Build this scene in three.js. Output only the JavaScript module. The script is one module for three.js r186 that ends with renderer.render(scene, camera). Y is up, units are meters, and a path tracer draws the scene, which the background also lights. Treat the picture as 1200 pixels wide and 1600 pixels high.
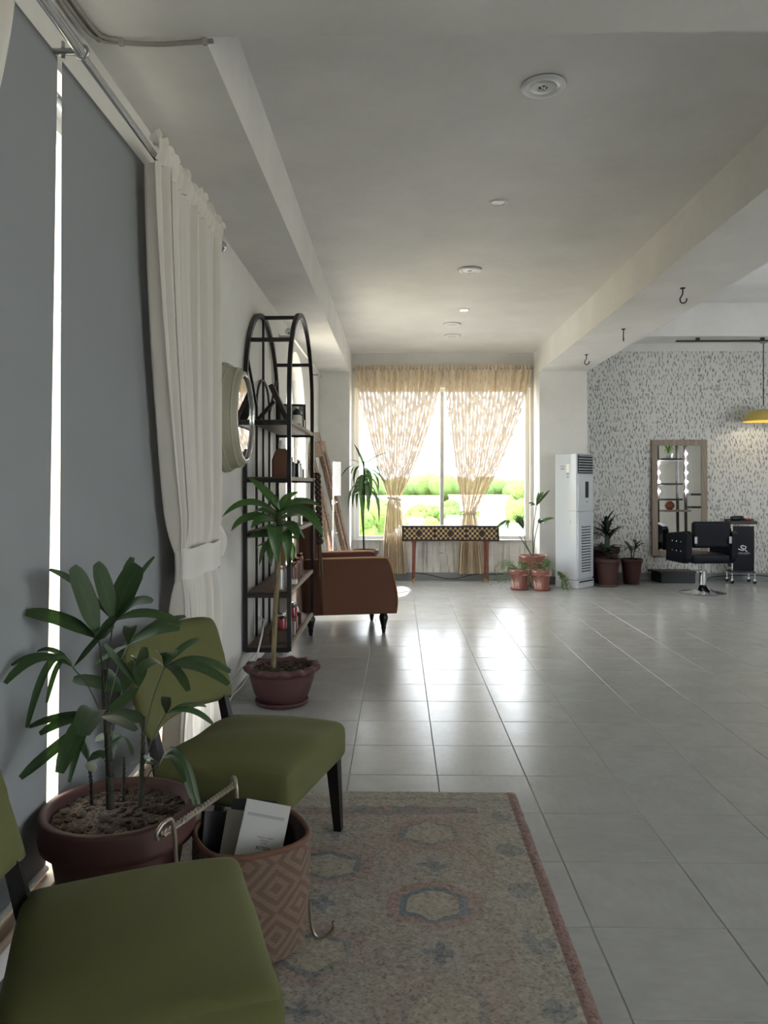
import * as THREE from 'three';
import { RoundedBoxGeometry } from 'three/addons/geometries/RoundedBoxGeometry.js';
import { mergeGeometries, mergeVertices } from 'three/addons/utils/BufferGeometryUtils.js';
import { RectAreaLightUniformsLib } from 'three/addons/lights/RectAreaLightUniformsLib.js';

// ------------------------------------------------------------ camera, sky, sun, exposure
const FOCAL = 1210, EYE = 1.4, YAW = 22.5 / 1210;
const scene = new THREE.Scene();
const camera = new THREE.PerspectiveCamera(2 * Math.atan(800 / FOCAL) * 180 / Math.PI, 0.75, 0.05, 3000);
camera.position.set(0, EYE, 0);
camera.rotation.y = YAW;
camera.setViewOffset(1200, 1600, 0, 43, 1200, 1600);
const renderer = new THREE.WebGLRenderer({ antialias: true });
renderer.toneMapping = THREE.LinearToneMapping;
renderer.toneMappingExposure = 1.64;
renderer.shadowMap.enabled = true;
RectAreaLightUniformsLib.init();
scene.background = new THREE.Color().setRGB(0.9, 0.955, 1.0);
scene.backgroundIntensity = 7;
const sun = new THREE.DirectionalLight(new THREE.Color().setRGB(1, 0.95, 0.88), 19);
sun.position.set(-15.2, 28.5, 17.7 - 8);
sun.target.position.set(0, 0, -8);
sun.castShadow = true;
sun.shadow.camera.left = -14; sun.shadow.camera.right = 14; sun.shadow.camera.top = 14; sun.shadow.camera.bottom = -14; sun.shadow.camera.far = 80;
sun.shadow.mapSize.set(2048, 2048);
scene.add(sun, sun.target);

// ------------------------------------------------------------ helpers
function rng(seed) { let a = seed >>> 0; return () => { a = (a + 0x6D2B79F5) | 0; let t = Math.imul(a ^ (a >>> 15), 1 | a); t = (t + Math.imul(t ^ (t >>> 7), 61 | t)) ^ t; return ((t ^ (t >>> 14)) >>> 0) / 4294967296; }; }
const V = (x, y, z) => new THREE.Vector3(x, y, z);
const clamp = (x, a = 0, b = 1) => Math.min(b, Math.max(a, x));
const lerp = (a, b, t) => a + (b - a) * t;
const smooth = (a, b, x) => { const t = clamp((x - a) / (b - a)); return t * t * (3 - 2 * t); };
const cY = Math.cos(YAW), sY = Math.sin(YAW);
// a point of the room from its bearing in the survey photograph and its true distance down the hall
function at(u, v, depth) {
  const x = (u - 600) / FOCAL, y = -(v - 757) / FOCAL, dx = cY * x - sY, dz = -sY * x - cY, t = -depth / dz;
  return V(dx * t, EYE + y * t, -depth);
}
function hash(ix, iy, s) { let h = Math.imul(ix, 374761393) + Math.imul(iy, 668265263) + Math.imul(s, 2147483647); h = Math.imul(h ^ (h >>> 13), 1274126177); return ((h ^ (h >>> 16)) >>> 0) / 4294967296; }
function vnoise(x, y, per, s) {
  const ix = Math.floor(x), iy = Math.floor(y), fx = x - ix, fy = y - iy, w = (n) => ((n % per) + per) % per;
  const a = hash(w(ix), w(iy), s), b = hash(w(ix + 1), w(iy), s), c = hash(w(ix), w(iy + 1), s), d = hash(w(ix + 1), w(iy + 1), s);
  const ux = fx * fx * (3 - 2 * fx), uy = fy * fy * (3 - 2 * fy);
  return lerp(lerp(a, b, ux), lerp(c, d, ux), uy);
}
function fbm(u, v, freq, oct, s) { let r = 0, a = 0.5, f = freq, t = 0; for (let i = 0; i < oct; i++) { r += a * vnoise(u * f, v * f, f, s + i * 17); t += a; a *= 0.5; f *= 2; } return r / t; }
function tex(w, h, fn, srgb = true, rep = null) {
  const d = new Uint8Array(w * h * 4);
  for (let j = 0; j < h; j++) for (let i = 0; i < w; i++) {
    const c = fn(i / w, j / h), k = (j * w + i) * 4, m = Array.isArray(c);
    d[k] = clamp(m ? c[0] : c) * 255; d[k + 1] = clamp(m ? c[1] : c) * 255; d[k + 2] = clamp(m ? c[2] : c) * 255; d[k + 3] = 255;
  }
  const t = new THREE.DataTexture(d, w, h); t.wrapS = t.wrapT = THREE.RepeatWrapping; t.magFilter = THREE.LinearFilter; t.minFilter = THREE.LinearMipmapLinearFilter; t.generateMipmaps = true;
  if (srgb) t.colorSpace = THREE.SRGBColorSpace;
  if (rep) t.repeat.set(rep[0], rep[1]);
  t.needsUpdate = true; return t;
}
function canvasTex(w, h, draw) { const c = document.createElement('canvas'); c.width = w; c.height = h; draw(c.getContext('2d'), w, h); const t = new THREE.CanvasTexture(c); t.colorSpace = THREE.SRGBColorSpace; return t; }
const hex = (h) => { const c = parseInt(h.slice(1), 16); return [(c >> 16) / 255, ((c >> 8) & 255) / 255, (c & 255) / 255]; };
const mix3 = (a, b, t) => [lerp(a[0], b[0], t), lerp(a[1], b[1], t), lerp(a[2], b[2], t)];
const std = (color, roughness = 0.8, o = {}) => new THREE.MeshStandardMaterial({ color, roughness, ...o });
const phy = (color, roughness = 0.8, o = {}) => new THREE.MeshPhysicalMaterial({ color, roughness, ...o });

// geometry makers
function clean(g) { let n = g.index ? g.toNonIndexed() : g; for (const k of Object.keys(n.attributes)) if (!['position', 'normal', 'uv'].includes(k)) n.deleteAttribute(k); if (!n.attributes.uv) n.setAttribute('uv', new THREE.BufferAttribute(new Float32Array(n.attributes.position.count * 2), 2)); n.morphAttributes = {}; return n; }
function merged(list) { return list.length === 1 ? list[0] : mergeGeometries(list.map(clean), false); }
function box(w, h, d, x = 0, y = 0, z = 0) { // plain box with uv in metres
  const g = new THREE.BoxGeometry(w, h, d), uv = g.attributes.uv, n = g.attributes.normal;
  for (let i = 0; i < uv.count; i++) { const ax = Math.abs(n.getX(i)), ay = Math.abs(n.getY(i)); uv.setXY(i, uv.getX(i) * (ax > 0.5 ? d : w), uv.getY(i) * (ay > 0.5 ? d : h)); }
  return g.translate(x, y, z);
}
const span = (x0, x1, y0, y1, z0, z1) => box(x1 - x0, y1 - y0, z1 - z0, (x0 + x1) / 2, (y0 + y1) / 2, (z0 + z1) / 2);
function rbox(w, h, d, r = 0.006, x = 0, y = 0, z = 0, seg = 2) { return new RoundedBoxGeometry(w, h, d, seg, Math.min(r, w / 2.01, h / 2.01, d / 2.01)).translate(x, y, z); }
function lathe(pts, seg = 32) { return new THREE.LatheGeometry(pts.map((p) => new THREE.Vector2(p[0], p[1])), seg); }
function tube(pts, r, seg = 24, rad = 8, closed = false) { return new THREE.TubeGeometry(new THREE.CatmullRomCurve3(pts, closed, 'catmullrom', 0.5), seg, r, rad, closed); }
function orient(g, a, b) { // take a geometry along +y and centred to the span a..b
  const d = b.clone().sub(a), q = new THREE.Quaternion().setFromUnitVectors(V(0, 1, 0), d.clone().normalize());
  return g.applyQuaternion(q).translate((a.x + b.x) / 2, (a.y + b.y) / 2, (a.z + b.z) / 2);
}
const rod = (a, b, r, r2 = r, seg = 12) => orient(new THREE.CylinderGeometry(r2, r, a.distanceTo(b), seg), a, b);
function sweepRect(pts, w, d, up, closed = false) { // rectangular section swept along points, w along up-cross, d along up
  const pos = [], idx = [], n = pts.length;
  for (let i = 0; i < n; i++) {
    const p = pts[i], t = pts[closed ? (i + 1) % n : Math.min(i + 1, n - 1)].clone().sub(pts[closed ? (i + n - 1) % n : Math.max(i - 1, 0)]).normalize();
    const s = t.clone().cross(up).normalize();
    for (const [a, b] of [[-1, -1], [1, -1], [1, 1], [-1, 1]]) { const q = p.clone().addScaledVector(s, a * w / 2).addScaledVector(up, b * d / 2); pos.push(q.x, q.y, q.z); }
  }
  const m = closed ? n : n - 1;
  for (let i = 0; i < m; i++) for (let k = 0; k < 4; k++) { const a = i * 4 + k, b = i * 4 + (k + 1) % 4, c = ((i + 1) % n) * 4 + k, e = ((i + 1) % n) * 4 + (k + 1) % 4; idx.push(a, b, c, b, e, c); }
  if (!closed) { idx.push(0, 2, 1, 0, 3, 2); const q = (n - 1) * 4; idx.push(q, q + 1, q + 2, q, q + 2, q + 3); }
  const g = new THREE.BufferGeometry(); g.setAttribute('position', new THREE.Float32BufferAttribute(pos, 3)); g.setIndex(idx);
  const f = g.toNonIndexed(); f.computeVertexNormals(); return f;
}
function surf(nu, nv, fn, uvs = [1, 1]) { // parametric sheet, fn(u,v) -> Vector3
  const pos = [], uv = [], idx = [];
  for (let j = 0; j <= nv; j++) for (let i = 0; i <= nu; i++) { const p = fn(i / nu, j / nv); pos.push(p.x, p.y, p.z); uv.push(i / nu * uvs[0], j / nv * uvs[1]); }
  for (let j = 0; j < nv; j++) for (let i = 0; i < nu; i++) { const a = j * (nu + 1) + i, b = a + 1, c = a + nu + 1, d = c + 1; idx.push(a, c, b, b, c, d); }
  const g = new THREE.BufferGeometry(); g.setAttribute('position', new THREE.Float32BufferAttribute(pos, 3)); g.setAttribute('uv', new THREE.Float32BufferAttribute(uv, 2)); g.setIndex(idx); g.computeVertexNormals(); return g;
}
function shapeExtrude(pts, depth, bevel = 0) { const s = new THREE.Shape(pts.map((p) => new THREE.Vector2(p[0], p[1]))); return new THREE.ExtrudeGeometry(s, { depth, bevelEnabled: bevel > 0, bevelThickness: bevel, bevelSize: bevel, bevelSegments: 2, steps: 1, curveSegments: 8 }); }
function puff(w, h, d, r, crown, n = 22) { // upholstered block: rounded box with a domed top
  const g = mergeVertices(new RoundedBoxGeometry(w, h, d, 5, r)), S = new THREE.BoxGeometry(w, h, d, n, 6, n), p = S.attributes.position;
  for (let i = 0; i < p.count; i++) {
    let x = p.getX(i), y = p.getY(i), z = p.getZ(i);
    const cx = clamp(x, -w / 2 + r, w / 2 - r), cy = clamp(y, -h / 2 + r, h / 2 - r), cz = clamp(z, -d / 2 + r, d / 2 - r);
    const dv = V(x - cx, y - cy, z - cz), l = dv.length(); if (l > 0) dv.multiplyScalar(r / l);
    x = cx + dv.x; y = cy + dv.y; z = cz + dv.z;
    const k = (1 - (2 * x / w) ** 2) * (1 - (2 * z / d) ** 2); if (y > 0) y += crown * Math.pow(Math.max(0, k), 0.7) * (y / (h / 2));
    p.setXYZ(i, x, y, z);
  }
  const m = mergeVertices((S.deleteAttribute('normal'), S), 1e-5); m.computeVertexNormals(); g.dispose(); return m;
}
function leafGeo(a, b, ctrl, width, o = {}) { // one leaf blade along a quadratic curve a-ctrl-b
  const n = o.seg ?? 9, pos = [], uv = [], idx = [], c = new THREE.QuadraticBezierCurve3(a, ctrl, b), up0 = o.up ?? V(0, 1, 0);
  for (let i = 0; i <= n; i++) {
    const t = i / n, p = c.getPoint(t), tg = c.getTangent(t); let s = tg.clone().cross(up0); if (s.lengthSq() < 1e-4) s = tg.clone().cross(V(1, 0, 0.3)); s.normalize();
    const nn = s.clone().cross(tg).normalize(), prof = o.blunt ? Math.min(1, Math.pow(t * 3.0, 0.7)) * (t > 0.86 ? lerp(1, 0.55, (t - 0.86) / 0.14) : 1) * lerp(0.75, 1, Math.sin(Math.PI * clamp(t * 0.8 + 0.1))) : Math.pow(Math.sin(Math.PI * Math.pow(clamp(t * 0.985 + 0.012), o.pk ?? 0.75)), 0.8);
    const w = width / 2 * Math.max(0.02, prof), f = (o.fold ?? 0.25) * w;
    const l = p.clone().addScaledVector(s, -w).addScaledVector(nn, f), r = p.clone().addScaledVector(s, w).addScaledVector(nn, f);
    pos.push(l.x, l.y, l.z, p.x, p.y, p.z, r.x, r.y, r.z); uv.push(0, t, 0.5, t, 1, t);
  }
  for (let i = 0; i < n; i++) for (let k = 0; k < 2; k++) { const q = i * 3 + k; idx.push(q, q + 1, q + 3, q + 1, q + 4, q + 3); }
  const g = new THREE.BufferGeometry(); g.setAttribute('position', new THREE.Float32BufferAttribute(pos, 3)); g.setAttribute('uv', new THREE.Float32BufferAttribute(uv, 2)); g.setIndex(idx); g.computeVertexNormals(); return g;
}
function jitter(g, amp, freq, seed, dirs = [1, 1, 1]) { const m = g.index ? g : mergeVertices(g), p = m.attributes.position; for (let i = 0; i < p.count; i++) { const x = p.getX(i), y = p.getY(i), z = p.getZ(i), f = (k) => (vnoise((x + 50) * freq + k * 7.3, (y + 50) * freq + (z + 50) * freq * 1.37, 4096, seed + k) - 0.5) * 2 * amp; p.setXYZ(i, x + f(1) * dirs[0], y + f(2) * dirs[1], z + f(3) * dirs[2]); } m.computeVertexNormals(); return m; }

// scene bookkeeping
const taken = {};
function numbered(n) { const k = taken[n] ?? 0; taken[n] = k + 1; return k ? n + '_' + String(k).padStart(3, '0') : n; }
function part(name, geos, m, parent, label) {
  const o = new THREE.Mesh(merged(Array.isArray(geos) ? geos : [geos]), m); o.name = name; o.castShadow = o.receiveShadow = true; parent.add(o);
  if (label) o.userData.label = label; return o;
}
function tag(o, label, category, group, kind) { o.userData.label = label; o.userData.category = category; if (group) o.userData.group = group; if (kind) o.userData.kind = kind; return o; }
function thing(name, label, category, p = [0, 0, 0], turn = 0, group) { const o = new THREE.Group(); o.name = numbered(name); o.position.set(...p); o.rotation.y = turn; scene.add(o); return tag(o, label, category, group); }
function solo(name, geos, m, label, category, group, kind) { const o = part(numbered(name), geos, m, scene); return tag(o, label, category, group, kind); }
function struct(name, geos, m, label, category) { const o = part(name, geos, m, scene); o.userData.kind = 'structure'; if (label) o.userData.label = label; if (category) o.userData.category = category; return o; }
function structGroup(name, label, category) { const o = new THREE.Group(); o.name = name; scene.add(o); o.userData = { kind: 'structure', label, category }; return o; }
function copy(o, label, p, turn) { const c = o.clone(); c.userData = { ...o.userData }; c.name = numbered(o.name.replace(/_\d{3}$/, '')); if (label) c.userData.label = label; if (p) c.position.set(...p); if (turn !== undefined) c.rotation.y = turn; scene.add(c); return c; }

// ------------------------------------------------------------ materials
const plasterTex = tex(256, 256, (u, v) => { const n = fbm(u, v, 6, 4, 3), m = fbm(u, v, 40, 2, 9); const k = 0.93 + 0.07 * n + 0.02 * (m - 0.5); return [k, k * 0.998, k * 0.994]; }, true, [0.5, 0.5]);
const plasterBump = tex(256, 256, (u, v) => 0.6 * fbm(u, v, 5, 3, 11) + 0.4 * fbm(u, v, 48, 2, 5), false, [0.6, 0.6]);
const M = {};
M.wall = std('#d9d8d4', 0.75, { map: plasterTex, bumpMap: plasterBump, bumpScale: 0.002 });
M.ceil = std('#deddda', 0.7, { map: plasterTex, bumpMap: plasterBump, bumpScale: 0.0025 });
M.stainWall = std('#ffffff', 0.8, { map: tex(1024, 256, (u, v) => { // old water marks running down the plaster under the window
  const a = fbm(u, v * 0.02, 90, 3, 21), b = fbm(u, v * 0.06, 16, 3, 33), c = fbm(u, v, 16, 3, 5); const k = 0.8 - 0.16 * smooth(0.5, 0.75, a) - 0.08 * smooth(0.5, 0.7, b) + 0.05 * (c - 0.5);
  return [k, k * 0.985, k * 0.95]; }, true, [1 / 2.7, 1 / 0.6]), bumpMap: plasterBump, bumpScale: 0.002 });
M.skirt = std('#7d8183', 0.5);
M.grout = std('#8a8b88', 0.9);
const tileMaps = [0, 1, 2].map((s) => tex(256, 256, (u, v) => { const n = fbm(u, v, 3, 5, 40 + s * 31), f = fbm(u, v * 0.4, 24, 3, 7 + s), k = 0.62 + 0.06 * (n - 0.5) + 0.03 * (f - 0.5); return [k * 0.995, k, k * 0.99]; }));
const tileRough = tex(256, 256, (u, v) => 0.17 + 0.09 * fbm(u, v, 5, 4, 77) + 0.03 * fbm(u, v, 60, 2, 8), false);
const tileBump = tex(256, 256, (u, v) => fbm(u, v, 3, 3, 91), false);
M.tiles = tileMaps.map((m) => phy('#ffffff', 1, { specularIntensity: 0.3, map: m, roughnessMap: tileRough, bumpMap: tileBump, bumpScale: 0.0002 }));
M.glass = phy('#ffffff', 0.02, { transmission: 1, thickness: 0, ior: 1.45, specularIntensity: 0.5 });
M.frameWhite = std('#d9d9d6', 0.45);
M.frameGrey = std('#b9babb', 0.4, { metalness: 0.3 });
M.sill = std('#ffffff', 0.5, { map: tex(256, 256, (u, v) => { const n = fbm(u, v, 8, 5, 61), s = fbm(u, v, 60, 2, 3); return mix3(hex('#9c8674'), hex('#c9b79f'), clamp(n * 1.5 - 0.3 + 0.3 * (s - 0.5))); }) });
M.blind = std('#85888c', 0.9, { bumpMap: tex(256, 256, (u, v) => 0.5 + 0.25 * Math.sin(u * 402) + 0.25 * Math.sin(v * 402), false, [8, 8]), bumpScale: 0.0004 });
M.chrome = std('#d5d6d8', 0.16, { metalness: 1 });
M.steel = std('#a9abad', 0.32, { metalness: 1 });
M.blackMetal = std('#101216', 0.45);
M.blackWood = std('#0d0c0c', 0.4);
const woodTex = (a, b, s, rx = 1, ry = 1) => tex(256, 256, (u, v) => { const n = fbm(u, v * 0.14, 20, 4, s), m = fbm(u, v, 5, 3, s + 4); return mix3(hex(a), hex(b), clamp(0.5 + 1.3 * (n - 0.5) + 0.5 * (m - 0.5))); }, true, [rx, ry]);
M.shelfWood = std('#ffffff', 0.55, { map: woodTex('#3a2a22', '#6a5040', 4, 3, 2) });
M.darkWood = std('#ffffff', 0.5, { map: woodTex('#1d1412', '#35241e', 14, 2, 2) });
M.redWood = std('#ffffff', 0.45, { map: woodTex('#5d2c1e', '#88452e', 24, 2, 2) });
M.rustic = std('#ffffff', 0.8, { map: woodTex('#6e6358', '#aa9e8e', 34, 2, 2), bumpMap: woodTex('#000000', '#ffffff', 34, 2, 2), bumpScale: 0.003 });
M.mirror = std('#f4f6f6', 0.015, { metalness: 1 });
const fabricBump = tex(128, 128, (u, v) => 0.5 + 0.22 * Math.sin(u * 201) + 0.22 * Math.sin(v * 201) + 0.2 * (hash(Math.floor(u * 128), Math.floor(v * 128), 5) - 0.5), false, [8, 8]);
const velvet = (c, s) => phy(c, 0.85, { sheen: 0.3, sheenRoughness: 0.45, sheenColor: new THREE.Color(s), bumpMap: fabricBump, bumpScale: 0.0006 });
M.green = velvet('#54562c', '#85865a');
M.orange = velvet('#64402f', '#8f5f40');
M.piping = std('#b3834a', 0.7);
const sheer = (c, tr) => phy(c, 1, { transmission: tr, thickness: 0, side: THREE.DoubleSide, bumpMap: fabricBump, bumpScale: 0.0003 });
M.curtain = sheer('#e3dfd8', 0.28);
const laceAlpha = (() => { // embroidered leaves on a net ground
  const w = 512, h = 512, d = new Float32Array(w * h), r = rng(77);
  for (let k = 0; k < 230; k++) {
    const cx = r() * w, cy = r() * h, ang = (r() - 0.5) * 0.9 + (r() < 0.5 ? 0 : Math.PI), L = 25 + r() * 8, W = 10 + r() * 3, ca = Math.cos(ang), sa = Math.sin(ang);
    for (let j = -34; j <= 34; j++) for (let i = -34; i <= 34; i++) { const a = i * ca + j * sa, b = -i * sa + j * ca, t = b / L; if (Math.abs(t) < 1 && Math.abs(a) < W * (1 - t * t)) d[((Math.round(cy + j) + h) % h) * w + (Math.round(cx + i) + w) % w] = 1; }
  }
  return tex(w, h, (u, v) => { const i = Math.floor(u * w), j = Math.floor(v * h), gap = Math.abs(((u * 9 + 0.05 * Math.sin(v * 13)) % 1) - 0.5) < 0.13, net = gap ? 0.62 : ((i % 4 < 1.5 || j % 4 < 1.5) ? 0.985 : 0.9), stem = Math.abs(((u * 7 + 0.12 * Math.sin(v * 25)) % 1) - 0.5) < 0.028 ? 0.9 : 0; return Math.max(d[j * w + i] * 0.98, net, stem); }, false);
})();
laceAlpha.repeat.set(2.2, 3.0);
M.lace = phy('#dccaae', 1, { transmission: 0.05, thickness: 0, side: THREE.DoubleSide, alphaMap: laceAlpha, transparent: true });
M.terracotta = std('#ffffff', 0.8, { map: tex(256, 256, (u, v) => { const n = fbm(u, v, 6, 5, 71), s = fbm(u, v, 30, 3, 19); return mix3(mix3(hex('#7e3f30'), hex('#a0574a'), n), hex('#b9a394'), smooth(0.6, 0.85, s) * 0.3); }) });
M.terraOld = std('#ffffff', 0.85, { map: tex(256, 256, (u, v) => { const n = fbm(u, v * 0.35, 12, 4, 171), s = fbm(u, v, 14, 4, 119); return mix3(mix3(hex('#6e4238'), hex('#936459'), n), hex('#cfc4ba'), smooth(0.52, 0.72, s) * 0.7); }) });
M.terraDark = std('#d9c9c6', 0.7, { map: tex(256, 256, (u, v) => { const n = fbm(u, v, 6, 5, 271); return mix3(hex('#46302c'), hex('#5f3c34'), n); }) });
M.terraPlum = std('#ffffff', 0.65, { map: tex(256, 256, (u, v) => { const n = fbm(u, v, 6, 5, 371); return mix3(hex('#432a2c'), hex('#573634'), n); }) });
M.soil = std('#ffffff', 1, { map: tex(256, 256, (u, v) => { const n = fbm(u, v, 24, 4, 131); return mix3(hex('#2a2018'), hex('#6b5a48'), smooth(0.35, 0.75, n)); }, true, [3, 3]) });
const leafMat = (a, b, rough, tr = 0.22) => phy('#ffffff', rough, { transmission: tr, thickness: 0, side: THREE.DoubleSide, map: tex(64, 128, (u, v) => { const rib = Math.abs(Math.sin(u * 31)) * 0.3, n = fbm(u, v, 8, 3, 7); return mix3(hex(a), hex(b), clamp(0.2 + rib + 0.6 * (n - 0.4) + (Math.abs(u - 0.5) < 0.04 ? 0.4 : 0))); }) });
M.palmLeaf = leafMat('#1b3413', '#345020', 0.52);
M.dracLeaf = leafMat('#264a22', '#527a35', 0.35);
M.farLeaf = leafMat('#2c4a2a', '#59793f', 0.4);
M.darkLeaf = leafMat('#1c2a20', '#304534', 0.4);
M.fernLeaf = phy('#63824a', 0.8, { transmission: 0.3, thickness: 0, side: THREE.DoubleSide });
M.stem = std('#2a2a1e', 0.8);
M.petiole = std('#2f4023', 0.6);
M.cane = std('#ffffff', 0.8, { map: tex(64, 256, (u, v) => { const ring = Math.pow(Math.abs(Math.sin(v * 62 + 3 * fbm(u, v, 4, 2, 3))), 14); return mix3(hex('#8a7b5c'), hex('#3d3324'), clamp(ring * 0.9 + 0.5 * smooth(0.55, 0.8, fbm(u, v, 10, 3, 9)))); }) });
M.white = std('#dcdedd', 0.4);
M.plastic = phy('#c2c7cb', 0.3, { clearcoat: 0.4 });
M.darkVoid = std('#15181c', 0.6);
M.leather = phy('#0b0f16', 0.5, { specularIntensity: 0.35, bumpMap: fabricBump, bumpScale: 0.0004 });
M.gold = std('#c8b083', 0.5);
M.cable = std('#cfcfca', 0.6);
M.blackCable = std('#1a1b1c', 0.6);

// ------------------------------------------------------------ the room
const XL = -1.12, ZF = -11.385, XR = 7.25, ZB = 4.5, HC = 3.33, HS = 2.99, HH = 3.92, ZC = -10.9;
// floor: a bed of grout with each tile laid on it
const floor = structGroup('floor', 'pale grey square ceramic floor tiles with thin joints', 'floor');
const T = 0.4238, TX = 0.187, TZ = -3.734;
part('grout_bed', span(-1.37, XR + 0.25, -0.2, -0.0022, ZF - 0.2, ZB + 0.25), M.grout, floor);
{
  const g0 = 0.0016, bv = 0.0016, s = T / 2 - g0;
  const tileGeo = [0, 1, 2, 3].map((k) => {
    const pos = [], uv = [], idx = [], ring = (r, y) => { for (const [a, b] of [[-1, -1], [1, -1], [1, 1], [-1, 1]]) { pos.push(a * r, y, b * r); const [c, d] = [[a, b], [-b, a], [-a, -b], [b, -a]][k]; uv.push(0.5 + c * r / T * 0.96, 0.5 + d * r / T * 0.96); } };
    ring(s, -0.004); ring(s, -bv); ring(s - bv, 0);
    for (let q = 0; q < 2; q++) for (let i = 0; i < 4; i++) { const a = q * 4 + i, b = q * 4 + (i + 1) % 4; idx.push(a, a + 4, b, b, a + 4, b + 4); }
    idx.push(8, 10, 9, 8, 11, 10);
    const g = new THREE.BufferGeometry(); g.setAttribute('position', new THREE.Float32BufferAttribute(pos, 3)); g.setAttribute('uv', new THREE.Float32BufferAttribute(uv, 2)); g.setIndex(idx); const f = g.toNonIndexed(); f.computeVertexNormals(); return f;
  });
  const r = rng(5), rest = [];
  const inView = (x, z) => { if (z > -1.5) return false; const b = sY * x + cY * z, u = 600 + FOCAL * (cY * x - sY * z) / -b, v = 757 + FOCAL * EYE / -b; return u > -10 && u < 1212 && v < 1612; };
  for (let i = -4; i < 17; i++) for (let j = -18; j < 20; j++) {
    const x = TX + (i + 0.5) * T, z = TZ + (j + 0.5) * T, k = Math.floor(r() * 4), m = Math.floor(r() * 3), dy = (r() - 0.5) * 0.0008, tilt = (r() - 0.5) * 0.0016, tz = (r() - 0.5) * 0.0016;
    if (x - T / 2 < -1.3 || x > XR - 0.05 || z < ZF + 0.02 || z > ZB) continue;
    const seen = [[-1, -1], [1, -1], [-1, 1], [1, 1]].some(([a, b]) => inView(x + a * T / 2, z + b * T / 2));
    if (seen) { const o = part('tile', tileGeo[k], M.tiles[m], floor); o.position.set(x, dy, z); o.rotation.set(tilt, 0, tz); }
    else rest.push(tileGeo[k].clone().translate(x, dy, z));
  }
  part('outlying_tiles', rest, M.tiles[0], floor).userData.kind = 'stuff';
}
// walls
function wallShape(w, hgt, holes) { // outline in (along, height); holes are arrays of points
  const s = new THREE.Shape([new THREE.Vector2(w[0], hgt[0]), new THREE.Vector2(w[1], hgt[0]), new THREE.Vector2(w[1], hgt[1]), new THREE.Vector2(w[0], hgt[1])]);
  for (const h of holes) s.holes.push(new THREE.Path(h.map((p) => new THREE.Vector2(p[0], p[1]))));
  return s;
}
const rectHole = (a, b, c, d) => [[a, c], [a, d], [b, d], [b, c]];
const AZ = 8.5, AW = 0.8, ASP = 2.05; // arched window: centre down the hall, half width, springing height
const archPts = (w, sp, y0, n = 20) => { const p = [[AZ - w, y0]]; for (let i = 0; i <= n; i++) { const a = Math.PI - Math.PI * i / n; p.push([AZ + w * Math.cos(a), sp + w * Math.sin(a)]); } p.push([AZ + w, y0]); return p; };
const WZ0 = 0.5, WZ1 = 4.25, WY0 = 0.2, WY1 = 2.765;
{
  const s = wallShape([-ZB - 0.25, -ZF + 0.2], [0, 4.1], [rectHole(WZ0, WZ1, WY0, WY1), archPts(AW, ASP, 0.3)]);
  const g = new THREE.ExtrudeGeometry(s, { depth: 0.25, bevelEnabled: false, curveSegments: 24 });
  g.rotateY(Math.PI / 2); g.translate(XL - 0.25, 0, 0); // (along, y, depth) -> x = depth, z = -along
  struct('wall_left', g, M.wall, 'cream painted wall with a blinded window and an arched window', 'wall');
}
const WX0 = -0.64, WX1 = 1.93, FY0 = 0.59, FY1 = 2.82;
{
  const g = new THREE.ExtrudeGeometry(wallShape([-1.37, XR + 0.25], [0, 4.1], [rectHole(WX0, WX1, FY0, FY1)]), { depth: 0.2, bevelEnabled: false });
  g.translate(0, 0, ZF - 0.2);
  struct('wall_back', g, M.wall, 'cream end wall pierced by the big curtained window', 'wall');
  struct('wall_dado', span(-0.69, 1.98, 0.11, 0.56, ZF, ZF + 0.012), M.stainWall, 'water-stained pale plaster below the big curtained window', 'wall');
}
{
  const g = new THREE.ExtrudeGeometry(wallShape([-ZB - 0.25, -ZF + 0.2], [0, 4.1], [rectHole(-4.3, -2.0, 0.15, 3.3), rectHole(-1.8, 0.5, 0.15, 3.3)]), { depth: 0.25, bevelEnabled: false });
  g.rotateY(Math.PI / 2); g.translate(XR, 0, 0);
  struct('wall_right', g, M.wall, 'cream side wall with two windows', 'wall');
  for (const [n, a, b] of [[4, -4.3, -2.0], [5, -1.8, 0.5]]) {
    const w = structGroup('window_' + n, 'plain aluminium window in the side wall', 'window');
    part('window_frame', [span(XR + 0.1, XR + 0.15, 0.15, 0.2, -b, -a), span(XR + 0.1, XR + 0.15, 3.25, 3.3, -b, -a), span(XR + 0.1, XR + 0.15, 0.2, 3.25, -b, -b + 0.05), span(XR + 0.1, XR + 0.15, 0.2, 3.25, -a - 0.05, -a)], M.frameWhite, w);
    part('pane', span(XR + 0.122, XR + 0.128, 0.2, 3.25, -b + 0.05, -a - 0.05), M.glass, w);
  }
}
struct('wall_front', span(-1.37, XR + 0.25, 0, 4.1, ZB, ZB + 0.25), M.wall, 'cream wall behind the sitting corner', 'wall');
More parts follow.
